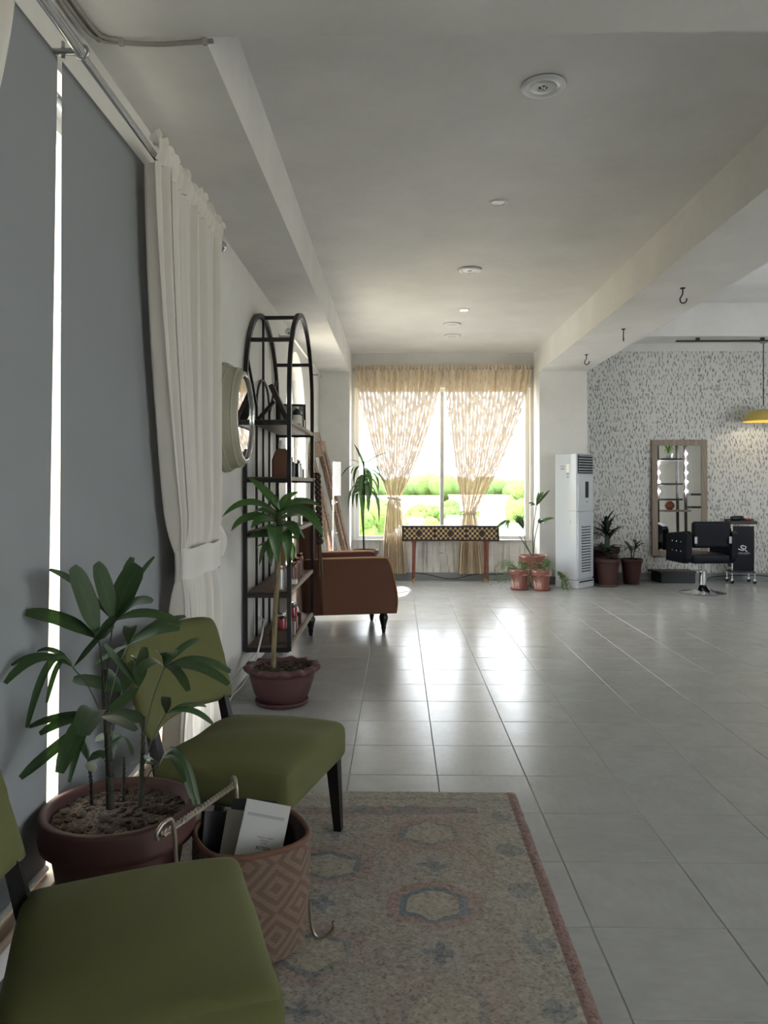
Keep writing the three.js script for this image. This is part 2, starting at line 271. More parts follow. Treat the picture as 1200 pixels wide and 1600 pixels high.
// ceilings and beams
struct('ceiling', span(-0.69, 1.98, HC, HC + 0.3, ZF, -2.74), M.ceil, 'long cream plaster ceiling between two beams', 'ceiling');
struct('ceiling_side', span(2.645, XR, HH, HH + 0.18, ZF, ZB), M.ceil, 'higher ceiling over the styling area', 'ceiling');
struct('ceiling_front', span(XL, 1.98, HC, HC + 0.3, -2.1, ZB), M.ceil, 'ceiling over the sitting corner', 'ceiling');
struct('trim_1', span(XL, -0.69, HS, HC + 0.3, ZF, -2.74), M.ceil, 'boxed beam running along the wall with the blinds', 'beam');
struct('trim_2', span(1.98, 2.645, HS, HH + 0.18, ZF, ZB), M.ceil, 'deep ceiling beam carrying three hooks', 'beam');
struct('trim_3', span(XL, 1.98, HS, HC + 0.3, -2.74, -2.1), M.ceil, 'cross beam with a cable along its edge', 'beam');
struct('trim_4', span(2.645, XR, 3.459, HH, ZF, -10.83), M.ceil, 'cross beam above the patterned wallpaper', 'beam');
struct('roof', span(-1.37, XR + 0.25, 4.1, 4.25, ZF - 0.2, ZB + 0.25), M.ceil, 'flat roof slab over the hall', 'roof');
struct('wall_pier_left', span(XL, -0.69, 0, HS, ZF, ZC), M.wall, 'cream pier between the arched window and the big window', 'wall');
struct('wall_pier_right', span(1.98, 2.645, 0, HS, ZF, ZC), M.wall, 'cream pier behind the floor air conditioner', 'wall');
// skirtings
struct('baseboard_back', [rbox(2.67, 0.11, 0.014, 0.003, 0.645, 0.055, ZF + 0.007), rbox(XR - 2.645, 0.11, 0.016, 0.003, (XR + 2.645) / 2, 0.055, ZF + 0.008)], M.skirt, 'grey skirting along the end wall', 'skirting');
struct('baseboard_left', rbox(0.012, 0.09, 6.5, 0.003, XL + 0.006, 0.045, -7.6), M.wall, 'painted skirting below the arched window', 'skirting');
struct('baseboard_pier', rbox(0.665, 0.11, 0.014, 0.003, 2.3125, 0.055, ZC + 0.007), M.skirt, 'grey skirting round the pier', 'skirting');
// wallpaper
{
  const wp = canvasTex(1024, 1024, (c, w, h) => {
    c.fillStyle = '#c9c9c3'; c.fillRect(0, 0, w, h); const r = rng(9), cell = 64;
    for (let pass = 0; pass < 2; pass++) for (let j = 0; j < h / cell * 1.6; j++) for (let i = 0; i < w / cell * 2.2; i++) {
      if (r() < 0.12) continue;
      const x = (i + (j % 2) * 0.5 + (r() - 0.5) * 0.7) * cell / 2.2, y = (j + (r() - 0.5) * 0.8) * cell / 1.6, L = pass ? 6 + r() * 8 : 14 + r() * 12, W = pass ? 3.4 + r() * 3 : 5 + r() * 5, a = (r() - 0.5) * 0.5;
      if (pass && r() < 0.45) continue;
      const g = pass ? 45 + r() * 75 : 116 + r() * 48;
      for (const [ox, oy] of [[0, 0], [w, 0], [-w, 0], [0, h], [0, -h]]) {
        if (x + ox < -40 || x + ox > w + 40 || y + oy < -40 || y + oy > h + 40) continue;
        c.save(); c.translate(x + ox, y + oy); c.rotate(a); c.fillStyle = `rgb(${g},${g + 1},${g})`; c.beginPath(); c.moveTo(0, -L); c.quadraticCurveTo(W * 1.3, 0, W * 0.3, L); c.quadraticCurveTo(-W * 1.2, L * 0.4, 0, -L); c.fill();
        c.strokeStyle = 'rgba(200,200,195,0.6)'; c.lineWidth = 1; c.beginPath(); c.moveTo(0, -L); c.lineTo(0, L); c.stroke(); c.restore();
      }
    }
  });
  wp.wrapS = wp.wrapT = THREE.RepeatWrapping; wp.repeat.set(1 / 1.75, 1 / 1.75);
  M.paper = std('#ffffff', 0.75, { map: wp });
  struct('wall_paper', span(2.645, XR, 0.11, 3.343, ZF, ZF + 0.004), M.paper, 'pale wallpaper printed with small grey and black feathers', 'wallpaper');
}
// big window
{
  const w = structGroup('window_1', 'big two-pane window behind the lace curtains', 'window'), z0 = ZF - 0.14, z1 = ZF - 0.08, mx = 0.645;
  part('window_frame', [span(WX0, WX1, FY0, FY0 + 0.05, z0, z1), span(WX0, WX1, FY1 - 0.05, FY1, z0, z1), span(WX0, WX0 + 0.06, FY0 + 0.05, FY1 - 0.05, z0, z1), span(WX1 - 0.06, WX1, FY0 + 0.05, FY1 - 0.05, z0, z1)], M.frameWhite, w);
  part('mullion', rbox(0.055, FY1 - FY0 - 0.1, 0.08, 0.004, mx, (FY0 + FY1) / 2, ZF - 0.1), M.frameGrey, w);
  part('window_sill', rbox(WX1 - WX0 + 0.06, 0.03, 0.24, 0.006, (WX0 + WX1) / 2, FY0 - 0.012, ZF - 0.08), M.frameGrey, w);
  part('pane', span(WX0 + 0.06, mx - 0.0275, FY0 + 0.05, FY1 - 0.05, ZF - 0.113, ZF - 0.107), M.glass, w);
  part('pane', span(mx + 0.0275, WX1 - 0.06, FY0 + 0.05, FY1 - 0.05, ZF - 0.113, ZF - 0.107), M.glass, w);
}
// window behind the blinds
{
  const w = structGroup('window_2', 'tall side window covered by grey roller blinds', 'window'), xa = XL - 0.2, xb = XL - 0.15;
  const fr = [span(xa, xb, WY0, WY0 + 0.05, -WZ1, -WZ0), span(xa, xb, WY1 - 0.05, WY1, -WZ1, -WZ0)];
  for (const z of [WZ0, 1.75, 3.0, WZ1 - 0.05]) fr.push(span(xa, xb, WY0 + 0.05, WY1 - 0.05, -z - 0.05, -z));
  part('window_frame', fr, M.frameWhite, w);
  for (const [a, b] of [[WZ0 + 0.05, 1.75], [1.8, 3.0], [3.05, WZ1 - 0.05]]) part('pane', span(XL - 0.178, XL - 0.172, WY0 + 0.05, WY1 - 0.05, -b, -a), M.glass, w);
  part('window_sill', rbox(0.335, 0.03, WZ1 - WZ0 + 0.1, 0.006, XL - 0.0825, WY0 - 0.013, -(WZ0 + WZ1) / 2), M.sill, w, 'beige stone ledge');
}
// arched window
{
  const w = structGroup('window_3', 'arched window behind the tall black shelf', 'window'), x = XL - 0.16;
  const outer = archPts(AW, ASP, 0.3), pts = outer.map((p) => V(x, p[1], -p[0]));
  part('window_frame', [sweepRect(pts, 0.1, 0.05, V(1, 0, 0)), span(x - 0.025, x + 0.025, 0.3, 0.35, -AZ - AW, -AZ + AW)], M.frameWhite, w);
  part('mullion', [span(x - 0.02, x + 0.02, 0.35, ASP + AW - 0.05, -AZ - 0.02, -AZ + 0.02), span(x - 0.018, x + 0.018, ASP - 0.02, ASP + 0.02, -AZ - AW + 0.05, -AZ + AW - 0.05)], M.frameWhite, w);
  const g = new THREE.ExtrudeGeometry(new THREE.Shape(archPts(AW - 0.02, ASP, 0.32).map((p) => new THREE.Vector2(...p))), { depth: 0.006, bevelEnabled: false }); g.rotateY(Math.PI / 2); g.translate(x - 0.003, 0, 0);
  part('pane', g, M.glass, w);
  part('window_sill', rbox(0.3, 0.03, 1.7, 0.006, XL - 0.1, 0.29, -AZ), M.sill, w);
}

// ------------------------------------------------------------ blinds, rods and curtains on the left
function blind(label, zt, zb, y0, set = 0) { // zt, zb: [near, far] edges at top and bottom
  const b = thing('roller_blind', label, 'blind', [0, 0, 0], 0, 'grey roller blinds');
  const sheet = (dx) => surf(10, 30, (u, v) => { const y = lerp(WY1 + 0.004, y0 + 0.02, v), a = lerp(zt[0], zb[0], v), c = lerp(zt[1], zb[1], v); return V(XL + 0.032 - set + dx + 0.004 * Math.sin(u * 9 + v * 3) * v, y, -lerp(a, c, u)); }, [1, 2]);
  const f = sheet(0.001), k = sheet(-0.001); k.index.array.reverse(); k.computeVertexNormals();
  part('blind_fabric', [f, k], M.blind, b);
  part('bottom_bar', rod(V(XL + 0.032 - set, y0 + 0.014, -zb[0] - 0.004), V(XL + 0.032 - set, y0 + 0.014, -zb[1] + 0.004), 0.011, 0.011, 10), M.frameWhite, b);
  part('roller_tube', rod(V(XL + 0.0, WY1 - 0.1, -zt[0] - 0.004), V(XL + 0.0, WY1 - 0.1, -zt[1] + 0.004), 0.016, 0.016, 16), M.steel, b);
  return b;
}
blind('grey roller blind ending at the bright slit, beside the sheer curtain edge', [0.56, 2.45], [0.56, 2.372], 0.202);
blind('grey roller blind hung to the ledge between the bright slit and the tied-back curtain', [2.488, 3.5], [2.453, 3.5], 0.206);
blind('grey roller blind hidden behind the tied-back white curtain', [3.41, 4.26], [3.41, 4.26], 0.5, 0.014);
{
  const r = thing('curtain_rod', 'chrome curtain rod on wall brackets above the grey blinds', 'curtain rod', [0, 0, 0], 0, 'chrome curtain rods');
  part('rod', rod(V(-1.0, 2.77, -0.7), V(-1.0, 2.742, -4.3), 0.0135, 0.0135, 16), M.chrome, r);
  part('sleeve', rod(V(-1.0, 2.772, -1.9), V(-1.0, 2.7695, -2.41), 0.0165, 0.0165, 16), M.chrome, r);
  const f = lathe([[0, -0.035], [0.012, -0.034], [0.016, -0.026], [0.012, -0.018], [0.028, -0.006], [0.033, 0.01], [0.026, 0.03], [0.01, 0.041], [0, 0.042]], 20).rotateX(-Math.PI / 2).translate(-1.0, 2.741, -4.33);
  part('finial', f, M.chrome, r);
  for (const z of [-2.43, -0.95]) {
    part('bracket', [rod(V(XL, 2.768, z), V(-1.012, 2.768, z), 0.011, 0.011, 12), rod(V(XL, 2.768, z), V(XL + 0.006, 2.768, z), 0.026, 0.026, 16), new THREE.TorusGeometry(0.02, 0.006, 8, 20).translate(-1.0, 2.768, z), rod(V(-1.06, 2.745, z), V(-1.06, 2.8, z), 0.006, 0.006, 8)], M.steel, r);
  }
  const r2 = thing('curtain_rod', 'chrome curtain rod without a curtain above the arched window', 'curtain rod', [0, 0, 0], 0, 'chrome curtain rods');
  part('rod', rod(V(-1.0, 2.79, -7.05), V(-1.0, 2.79, -10.0), 0.013, 0.013, 14), M.chrome, r2);
  part('finial', lathe([[0, -0.035], [0.012, -0.034], [0.028, -0.006], [0.033, 0.01], [0.026, 0.03], [0, 0.042]], 20).rotateX(Math.PI / 2).translate(-1.0, 2.79, -7.03), M.chrome, r2);
  for (const z of [-7.25, -9.8]) part('bracket', [rod(V(XL, 2.79, z), V(-1.01, 2.79, z), 0.009), rod(V(XL, 2.79, z), V(XL + 0.006, 2.79, z), 0.024, 0.024, 16)], M.steel, r2);
}
function drape(spec) { // spec: x plane function of (t, v); a pleated sheet hanging in y from y0 to y1
  return surf(spec.nu ?? 220, spec.nv ?? 70, spec.fn, [1, 1]);
}
{
  const c = thing('sheer_curtain', 'long white sheer curtain gathered by a tieback beside the round mirror', 'curtain', [0, 0, 0], 0, 'white sheer curtains');
  const tieY = 1.03, top = 2.72, nf = 15, r = rng(3), ph = Array.from({ length: 40 }, () => r());
  const fold = (t, v) => { const k = t * nf, a = Math.sin(k * 2 * Math.PI + 1.2 * Math.sin(t * 19 + v * 1.4)) + 0.45 * Math.sin(k * 4.7 + ph[Math.floor(k) % 40] * 4); return a; };
  const edge = (y) => { // near and far edges along the hall
    const s = y > tieY ? Math.pow(clamp((top - y) / (top - tieY)), 1.6) : 1 - 0.35 * smooth(tieY - 0.06, 0.02, y);
    return [lerp(3.13, 3.50, s), lerp(4.24, 4.19, s)];
  };
  const body = drape({ fn: (t, v) => { const y = lerp(top, 0.03, v), [a, b] = edge(y), g = 1 - 0.72 * Math.exp(-(((y - tieY) / 0.13) ** 2)); const amp = (0.034 + 0.012 * Math.sin(t * 31)) * g; return V(-0.995 + amp * fold(t, v) * 0.9, y, -lerp(a, b, t) + 0.008 * fold(t + 0.03, v)); }, nu: 260, nv: 90 });
  part('fabric', body, M.curtain, c);
  const head = drape({ fn: (t, v) => { const y = lerp(2.83, 2.715, v), q = Math.abs(v - 0.62) < 0.3 ? 0.5 : 1, a = fold(t, 0) * 0.022 * (1.3 - v * 0.5) * q; return V(-0.985 + a + 0.018 * Math.sin(v * Math.PI), y + 0.012 * Math.sin(t * 90 + 2 * Math.sin(t * 13)) * (1 - v), -lerp(3.11, 4.23, t) + 0.012 * Math.sin(t * 77) * (1 - v)); }, nu: 240, nv: 12 });
  part('ruffle_heading', head, M.curtain, c);
  const band = surf(80, 8, (t, v) => { const a = t * Math.PI * 2, rz = 0.365 + 0.01 * Math.sin(a * 7), rx = 0.062 + 0.008 * Math.sin(a * 5); return V(-0.995 + rx * Math.cos(a), lerp(1.095, 0.955, v) + 0.016 * Math.sin(a * 1 + 1.2) + 0.006 * Math.sin(a * 6), -3.845 + rz * Math.sin(a) * (1 - 0.03 * Math.sin(v * Math.PI))); });
  part('tieback_band', band, M.curtain, c);
  const pouf = surf(30, 24, (t, v) => { const a = (t - 0.08) * Math.PI * 1.15, w = Math.pow(Math.sin(Math.PI * clamp(0.04 + 0.82 * v)), 0.85) * 0.13, y = lerp(1.215, 0.985, v) + 0.01 * Math.sin(t * 28) * smooth(0.75, 1, v); return V(-1.05 + 0.42 * w * Math.cos(a - 0.5), y, -4.33 - w * 1.55 * Math.sin(a) * (0.5 + 0.5 * v) - 0.08 * v); });
  part('tieback_end', pouf, M.curtain, c, 'white fabric end puffed over the wall hook');
  const c2 = thing('sheer_curtain', 'white sheer curtain at the near end of the chrome rod', 'curtain', [0, 0, 0], 0, 'white sheer curtains');
  part('fabric', drape({ fn: (t, v) => { const y = lerp(2.82, 0.3, v), s = Math.pow(v, 0.55); return V(lerp(-0.99, -1.035, v) + 0.03 * Math.sin(t * 60 + 1.5 * Math.sin(t * 9)), y, -lerp(lerp(1.2, 0.8, s), 1.99 - 0.8 * smooth(0, 0.9, v), t)); }, nu: 120, nv: 50 }), M.curtain, c2);
}
// round mirror
{
  const m = thing('round_mirror', 'round convex-framed mirror in a thick olive grey moulding', 'mirror', [XL, 1.83, -4.98]);
  const prof = [[0.268, 0.118], [0.275, 0.137], [0.287, 0.14], [0.297, 0.133], [0.302, 0.118], [0.309, 0.108], [0.318, 0.102], [0.322, 0.09], [0.326, 0.062], [0.332, 0.048], [0.343, 0.04], [0.349, 0.03], [0.353, 0.012], [0.353, 0.0005], [0.2, 0.0005]];
  part('frame', lathe(prof, 72).rotateZ(-Math.PI / 2), std('#a19f8e', 0.5, { map: plasterTex }), m);
  for (const [r, x] of [[0.336, 0.047], [0.318, 0.104], [0.347, 0.024]]) part('moulding_ring', new THREE.TorusGeometry(r, 0.005, 8, 72).rotateY(Math.PI / 2).translate(x, 0, 0), std('#a19f8e', 0.5), m);
  part('rim', new THREE.TorusGeometry(0.272, 0.007, 10, 72).rotateY(Math.PI / 2).translate(0.134, 0, 0), M.chrome, m);
  part('mirror_glass', new THREE.CylinderGeometry(0.272, 0.272, 0.006, 72).rotateZ(Math.PI / 2).translate(0.121, 0, 0), M.mirror, m);
}
// ------------------------------------------------------------ tall arched shelf
const SH = { z0: -5.52, z1: -7.0, xb: XL + 0.025, xf: -0.78, y0: 0.21 };
{
  const s = thing('arched_shelf', 'tall black metal arched etagere with wooden shelves on the wall', 'shelf'), { z0, z1, xb, xf, y0 } = SH, zm = (z0 + z1) / 2, hw = (z0 - z1) / 2, sp = 2.08, rise = 0.67;
  const arch = (x) => { const p = [V(x, y0, z0)]; for (let i = 0; i <= 28; i++) { const a = Math.PI * i / 28; p.push(V(x, sp + rise * Math.sin(a), zm + hw * Math.cos(a))); } p.push(V(x, y0, z1)); return p; };
  part('arch_frame', sweepRect(arch(xb), 0.036, 0.03, V(1, 0, 0)), M.blackMetal, s);
  part('arch_frame', sweepRect(arch(xf), 0.036, 0.03, V(1, 0, 0)), M.blackMetal, s);
  const yOn = (z) => sp + rise * Math.sqrt(1 - ((z - zm) / hw) ** 2);
  const bar = (a, b, w = 0.028) => sweepRect([a, b], w, w, Math.abs(b.y - a.y) > 0.5 * a.distanceTo(b) ? V(1, 0, 0) : V(0, 1, 0));
  part('crossbar', bar(V(xb, sp + rise, zm), V(xf, sp + rise, zm)), M.blackMetal, s);
  for (const z of [z0 - 0.13, z1 + 0.13]) part('crossbar', bar(V(xb, yOn(z), z), V(xf, yOn(z), z)), M.blackMetal, s);
  const zb = [lerp(z0, z1, 0.3), zm, lerp(z0, z1, 0.7)];
  part('back_bar', bar(V(xb, y0, zb[1]), V(xb, sp + rise, zb[1]), 0.018), M.blackMetal, s);
  for (const k of [0, 2]) {
    part('back_bar', bar(V(xb, y0, zb[k]), V(xb, 2.0, zb[k]), 0.018), M.blackMetal, s);
    const e = k ? z1 + 0.06 : z0 - 0.06; part('brace', bar(V(xb, 2.0, zb[k]), V(xb, yOn(e), e), 0.018), M.blackMetal, s);
  }
  const small = []; for (let i = 0; i <= 16; i++) { const a = Math.PI * i / 16; small.push(V(xb, 2.0 + 0.24 * Math.sin(a), zm + (zb[0] - zm) * Math.cos(a))); }
  part('inner_arch', sweepRect(small, 0.016, 0.016, V(1, 0, 0)), M.blackMetal, s);
  for (const y of [1.866, 1.455, 1.066, 0.632, 0.243]) {
    part('shelf_board', rbox(xf - xb - 0.03, 0.022, z0 - z1 - 0.04, 0.003, (xb + xf) / 2, y - 0.011, zm), M.shelfWood, s);
    const yy = y - 0.026, f = 0.03;
    part('shelf_frame', bar(V(xb, yy, z0), V(xf, yy, z0), f), M.blackMetal, s); part('shelf_frame', bar(V(xb, yy, z1), V(xf, yy, z1), f), M.blackMetal, s);
    part('shelf_edge', sweepRect([V(xf, y - 0.013, z0 - 0.02), V(xf, y - 0.013, z1 + 0.02)], 0.02, 0.028, V(0, 1, 0)), M.rustic, s, 'greyed wooden front edge');
  }
}
// products on the shelf
const lab = (w, h, d, x, y, z) => box(w, h, d, x, y, z);
function bottle(label, p, r, h, m, capM, capH, capR, group, band) {
  const b = thing('bottle', label, 'bottle', p, 0, group);
  part('bottle_body', lathe([[0, 0], [r * 0.92, 0], [r, r * 0.12], [r, h * 0.8], [r * 0.86, h * 0.9], [capR * 0.9, h * 0.97], [capR * 0.9, h], [0, h]], 20), m, b);
  part('cap', lathe([[0, 0], [capR, 0], [capR, capH * 0.9], [capR * 0.9, capH], [0, capH]], 18).translate(0, h, 0), capM, b);
  if (band) part('label', lathe([[r + 0.0008, h * 0.2], [r + 0.0008, h * 0.66]], 20), band, b);
  return b;
}
function carton(label, p, w, h, d, m, group, turn = 0) { const o = solo('carton', rbox(w, h, d, 0.002, 0, h / 2, 0), m, label, 'box', group); o.position.set(...p); o.rotation.y = turn; return o; }
{
  const amber = phy('#5b3326', 0.35, { clearcoat: 0.5 }), dark = phy('#15171b', 0.35, { clearcoat: 0.4 }), silver = std('#b9bcbd', 0.35, { metalness: 0.7 }), red = phy('#7c1220', 0.15, { clearcoat: 0.6 }), cream = std('#d8d5cc', 0.6), kraft = std('#5f3d2e', 0.8, { map: plasterTex }), greyB = std('#4a4d50', 0.5), greenL = std('#c7d4b4', 0.6), box1 = std('#4b3a33', 0.6), pinkB = std('#8c6a5e', 0.6);
  const g1 = 'products on the arched shelf', S = [1.866, 1.455, 1.066, 0.632, 0.243];
  // top board
  const a = thing('easel_frame', 'dark wooden picture frame seen from behind on its easel leg', 'picture frame', [-0.945, S[0], -5.72], 0.06);
  part('frame_back', rbox(0.036, 0.28, 0.2, 0.004, 0, 0.14, 0).rotateZ(0.44).translate(0.125, 0.009, 0), M.darkWood, a);
  part('easel_leg', rbox(0.022, 0.19, 0.06, 0.003, 0, 0.095, 0).rotateZ(-0.72).translate(-0.1, 0.008, 0), M.darkWood, a);
  const pf = thing('tilted_picture', 'grey picture in a thin black frame leaning on the top shelf board', 'picture', [-0.94, S[0], -6.86], 0.2);
  part('frame', [rbox(0.24, 0.018, 0.02, 0.003, 0, 0.249, 0), rbox(0.24, 0.018, 0.02, 0.003, 0, 0.009, 0), rbox(0.018, 0.258, 0.02, 0.003, -0.111, 0.129, 0), rbox(0.018, 0.258, 0.02, 0.003, 0.111, 0.129, 0)].map((g) => g.rotateX(-0.22)), M.blackMetal, pf);
  part('picture_sheet', box(0.21, 0.235, 0.006, 0, 0.129, 0).rotateX(-0.22), std('#7d8284', 0.4), pf);
  bottle('dark bottle with a white label on the top shelf board', [-0.83, S[0], -6.3], 0.033, 0.15, dark, silver, 0.02, 0.018, g1, cream);
  bottle('dark bottle with a pale green cap on the top shelf board', [-0.83, S[0], -6.48], 0.03, 0.12, dark, greenL, 0.025, 0.024, g1);
  carton('small white carton on the top shelf board', [-0.82, S[0], -6.38], 0.04, 0.1, 0.05, cream, g1);
  carton('small black and white carton beside the leaning grey picture', [-0.82, S[0], -6.62], 0.035, 0.085, 0.05, dark, g1);
  // second board
  const pouch = thing('product_pouch', 'brown pouch with a white spout on the second shelf board', 'pouch', [-0.88, S[1], -5.8], 0.3, g1);
  part('pouch_body', shapeExtrude([[-0.06, 0], [0.06, 0], [0.062, 0.12], [0.03, 0.2], [-0.03, 0.2], [-0.062, 0.12]], 0.05, 0.006).translate(0, 0.006, -0.025), kraft, pouch);
  part('spout', lathe([[0, 0], [0.022, 0], [0.022, 0.05], [0.014, 0.055], [0.014, 0.075], [0, 0.075]], 16).translate(0, 0.2, 0), cream, pouch);
  part('edge_strip', rbox(0.012, 0.19, 0.058, 0.003, 0.066, 0.1, 0), cream, pouch);
  bottle('grey bottle behind the brown pouch', [-0.84, S[1], -6.02], 0.035, 0.13, greyB, dark, 0.03, 0.017, g1);
  carton('black carton stack on the second shelf board', [-0.83, S[1], -6.22], 0.06, 0.115, 0.07, dark, g1);
  for (const [z, h, n] of [[-6.36, 0.12, 'tall chrome spray bottle on the second shelf board'], [-6.44, 0.1, 'short chrome spray bottle on the second shelf board']]) bottle(n, [-0.82, S[1], z], 0.022, h, silver, M.chrome, 0.03, 0.014, g1);
  carton('small dark carton with a white side on the second shelf board', [-0.82, S[1], -6.56], 0.04, 0.075, 0.05, greyB, g1);
  // third board
  for (const [z, n] of [[-5.95, 'beside plant leaves'], [-6.07, 'middle of row'], [-6.19, 'end of row']]) bottle('slim dark bottle with a white label, third shelf board, ' + n, [-0.83, S[2], z], 0.024, 0.15, dark, cream, 0.02, 0.014, g1, cream);
  carton('grey window carton on the third shelf board', [-0.83, S[2], -6.4], 0.06, 0.1, 0.08, silver, g1);
  // fourth board
  bottle('silver shampoo bottle nearest the shelf post', [-0.865, S[3], -5.66], 0.023, 0.15, silver, M.chrome, 0.022, 0.019, g1);
  bottle('silver shampoo bottle beside its twin behind it', [-0.83, S[3], -5.8], 0.022, 0.14, silver, M.chrome, 0.022, 0.018, g1);
  for (const [x, z, h, n] of [[-0.84, -6.12, 0.13, 'lowest of three brown bottles with copper caps'], [-0.835, -6.3, 0.15, 'middle one of three brown bottles with copper caps'], [-0.83, -6.5, 0.17, 'tallest of three brown bottles with copper caps']]) bottle(n, [x, S[3], z], 0.032, h, amber, std('#a3705c', 0.2, { metalness: 0.9 }), 0.025, 0.026, g1);
  carton('low white carton in front of the brown bottles', [-0.81, S[3], -5.98], 0.05, 0.035, 0.08, cream, g1);
  // bottom board
  carton('flat brown box under a red jar near the shelf post', [-0.87, S[4], -5.72], 0.15, 0.085, 0.12, box1, g1);
  const jar = (n, p) => bottle(n, p, 0.033, 0.085, red, M.chrome, 0.03, 0.034, g1);
  jar('red jar with chrome lid on the flat brown box', [-0.86, S[4] + 0.0855, -5.72]);
  carton('brown box with a pale band under a red jar', [-0.84, S[4], -6.16], 0.07, 0.1, 0.09, pinkB, g1);
  jar('red jar with chrome lid on the banded box', [-0.84, S[4] + 0.1005, -6.16]);
  carton('dark red carton at the end of the bottom board', [-0.83, S[4], -6.4], 0.05, 0.1, 0.05, std('#44201f', 0.5), g1);
  carton('narrow silver carton in front of the banded box', [-0.81, S[4], -5.95], 0.03, 0.1, 0.05, silver, g1);
}
// braided hanging at the far shelf post
{
  const b = thing('macrame_hanging', 'braided brown macrame cord with fringe hung on the shelf post', 'wall hanging'), X = -0.735, Z = -7.03, pts = [[], []];
  part('hook', [rod(V(-0.79, 1.5, Z + 0.012), V(X, 1.5, Z + 0.012), 0.006)], M.blackMetal, b);
  for (let i = 0; i <= 40; i++) { const t = i / 40, y = 1.5 - t * 0.62; for (const k of [0, 1]) pts[k].push(V(X + 0.018 * Math.sin(t * 40 + k * Math.PI) + 0.02 * t, y, Z + 0.014 * Math.cos(t * 40 + k * Math.PI))); }
  const cord = std('#4a3c30', 0.95, { bumpMap: fabricBump, bumpScale: 0.001 });
  for (const k of [0, 1]) part('cord', tube(pts[k], 0.014, 80, 7), cord, b);
  part('knot', jitter(new THREE.SphereGeometry(0.032, 14, 10).translate(X + 0.02, 0.88, Z), 0.006, 60, 4), cord, b);
  const r = rng(8), fr = []; for (let i = 0; i < 22; i++) { const dx = (r() - 0.5) * 0.05, dz = (r() - 0.5) * 0.03; fr.push(rod(V(X + 0.02 + dx * 0.3, 0.87, Z + dz * 0.3), V(X + 0.03 + dx, 0.6 - r() * 0.05, Z + dz), 0.004, 0.004, 5)); }
  part('fringe', fr, std('#6b5a48', 0.95), b);
}
// wall socket and white lead
{
  const s = thing('wall_socket', 'white wall socket with a plug behind the shelf', 'socket', [XL, 0.36, -6.05]);
  part('plate', rbox(0.01, 0.09, 0.09, 0.003, 0.005, 0, 0), M.white, s);
  part('plug', rbox(0.04, 0.04, 0.035, 0.006, 0.03, -0.01, 0.01), M.white, s);
  solo('white_cable', tube([V(-1.07, 0.35, -6.03), V(-1.02, 0.37, -5.85), V(-0.985, 0.34, -5.6), V(-0.985, 0.25, -5.46), V(-1.01, 0.14, -5.4), V(-1.05, 0.05, -5.2), V(-1.085, 0.02, -5.0), V(-1.05, 0.008, -4.72), V(-0.99, 0.008, -4.5), V(-0.98, 0.008, -4.36), V(-1.02, 0.008, -4.3)], 0.007, 80, 8), M.cable, 'white lead running from the wall socket down to the floor', 'cable');
}

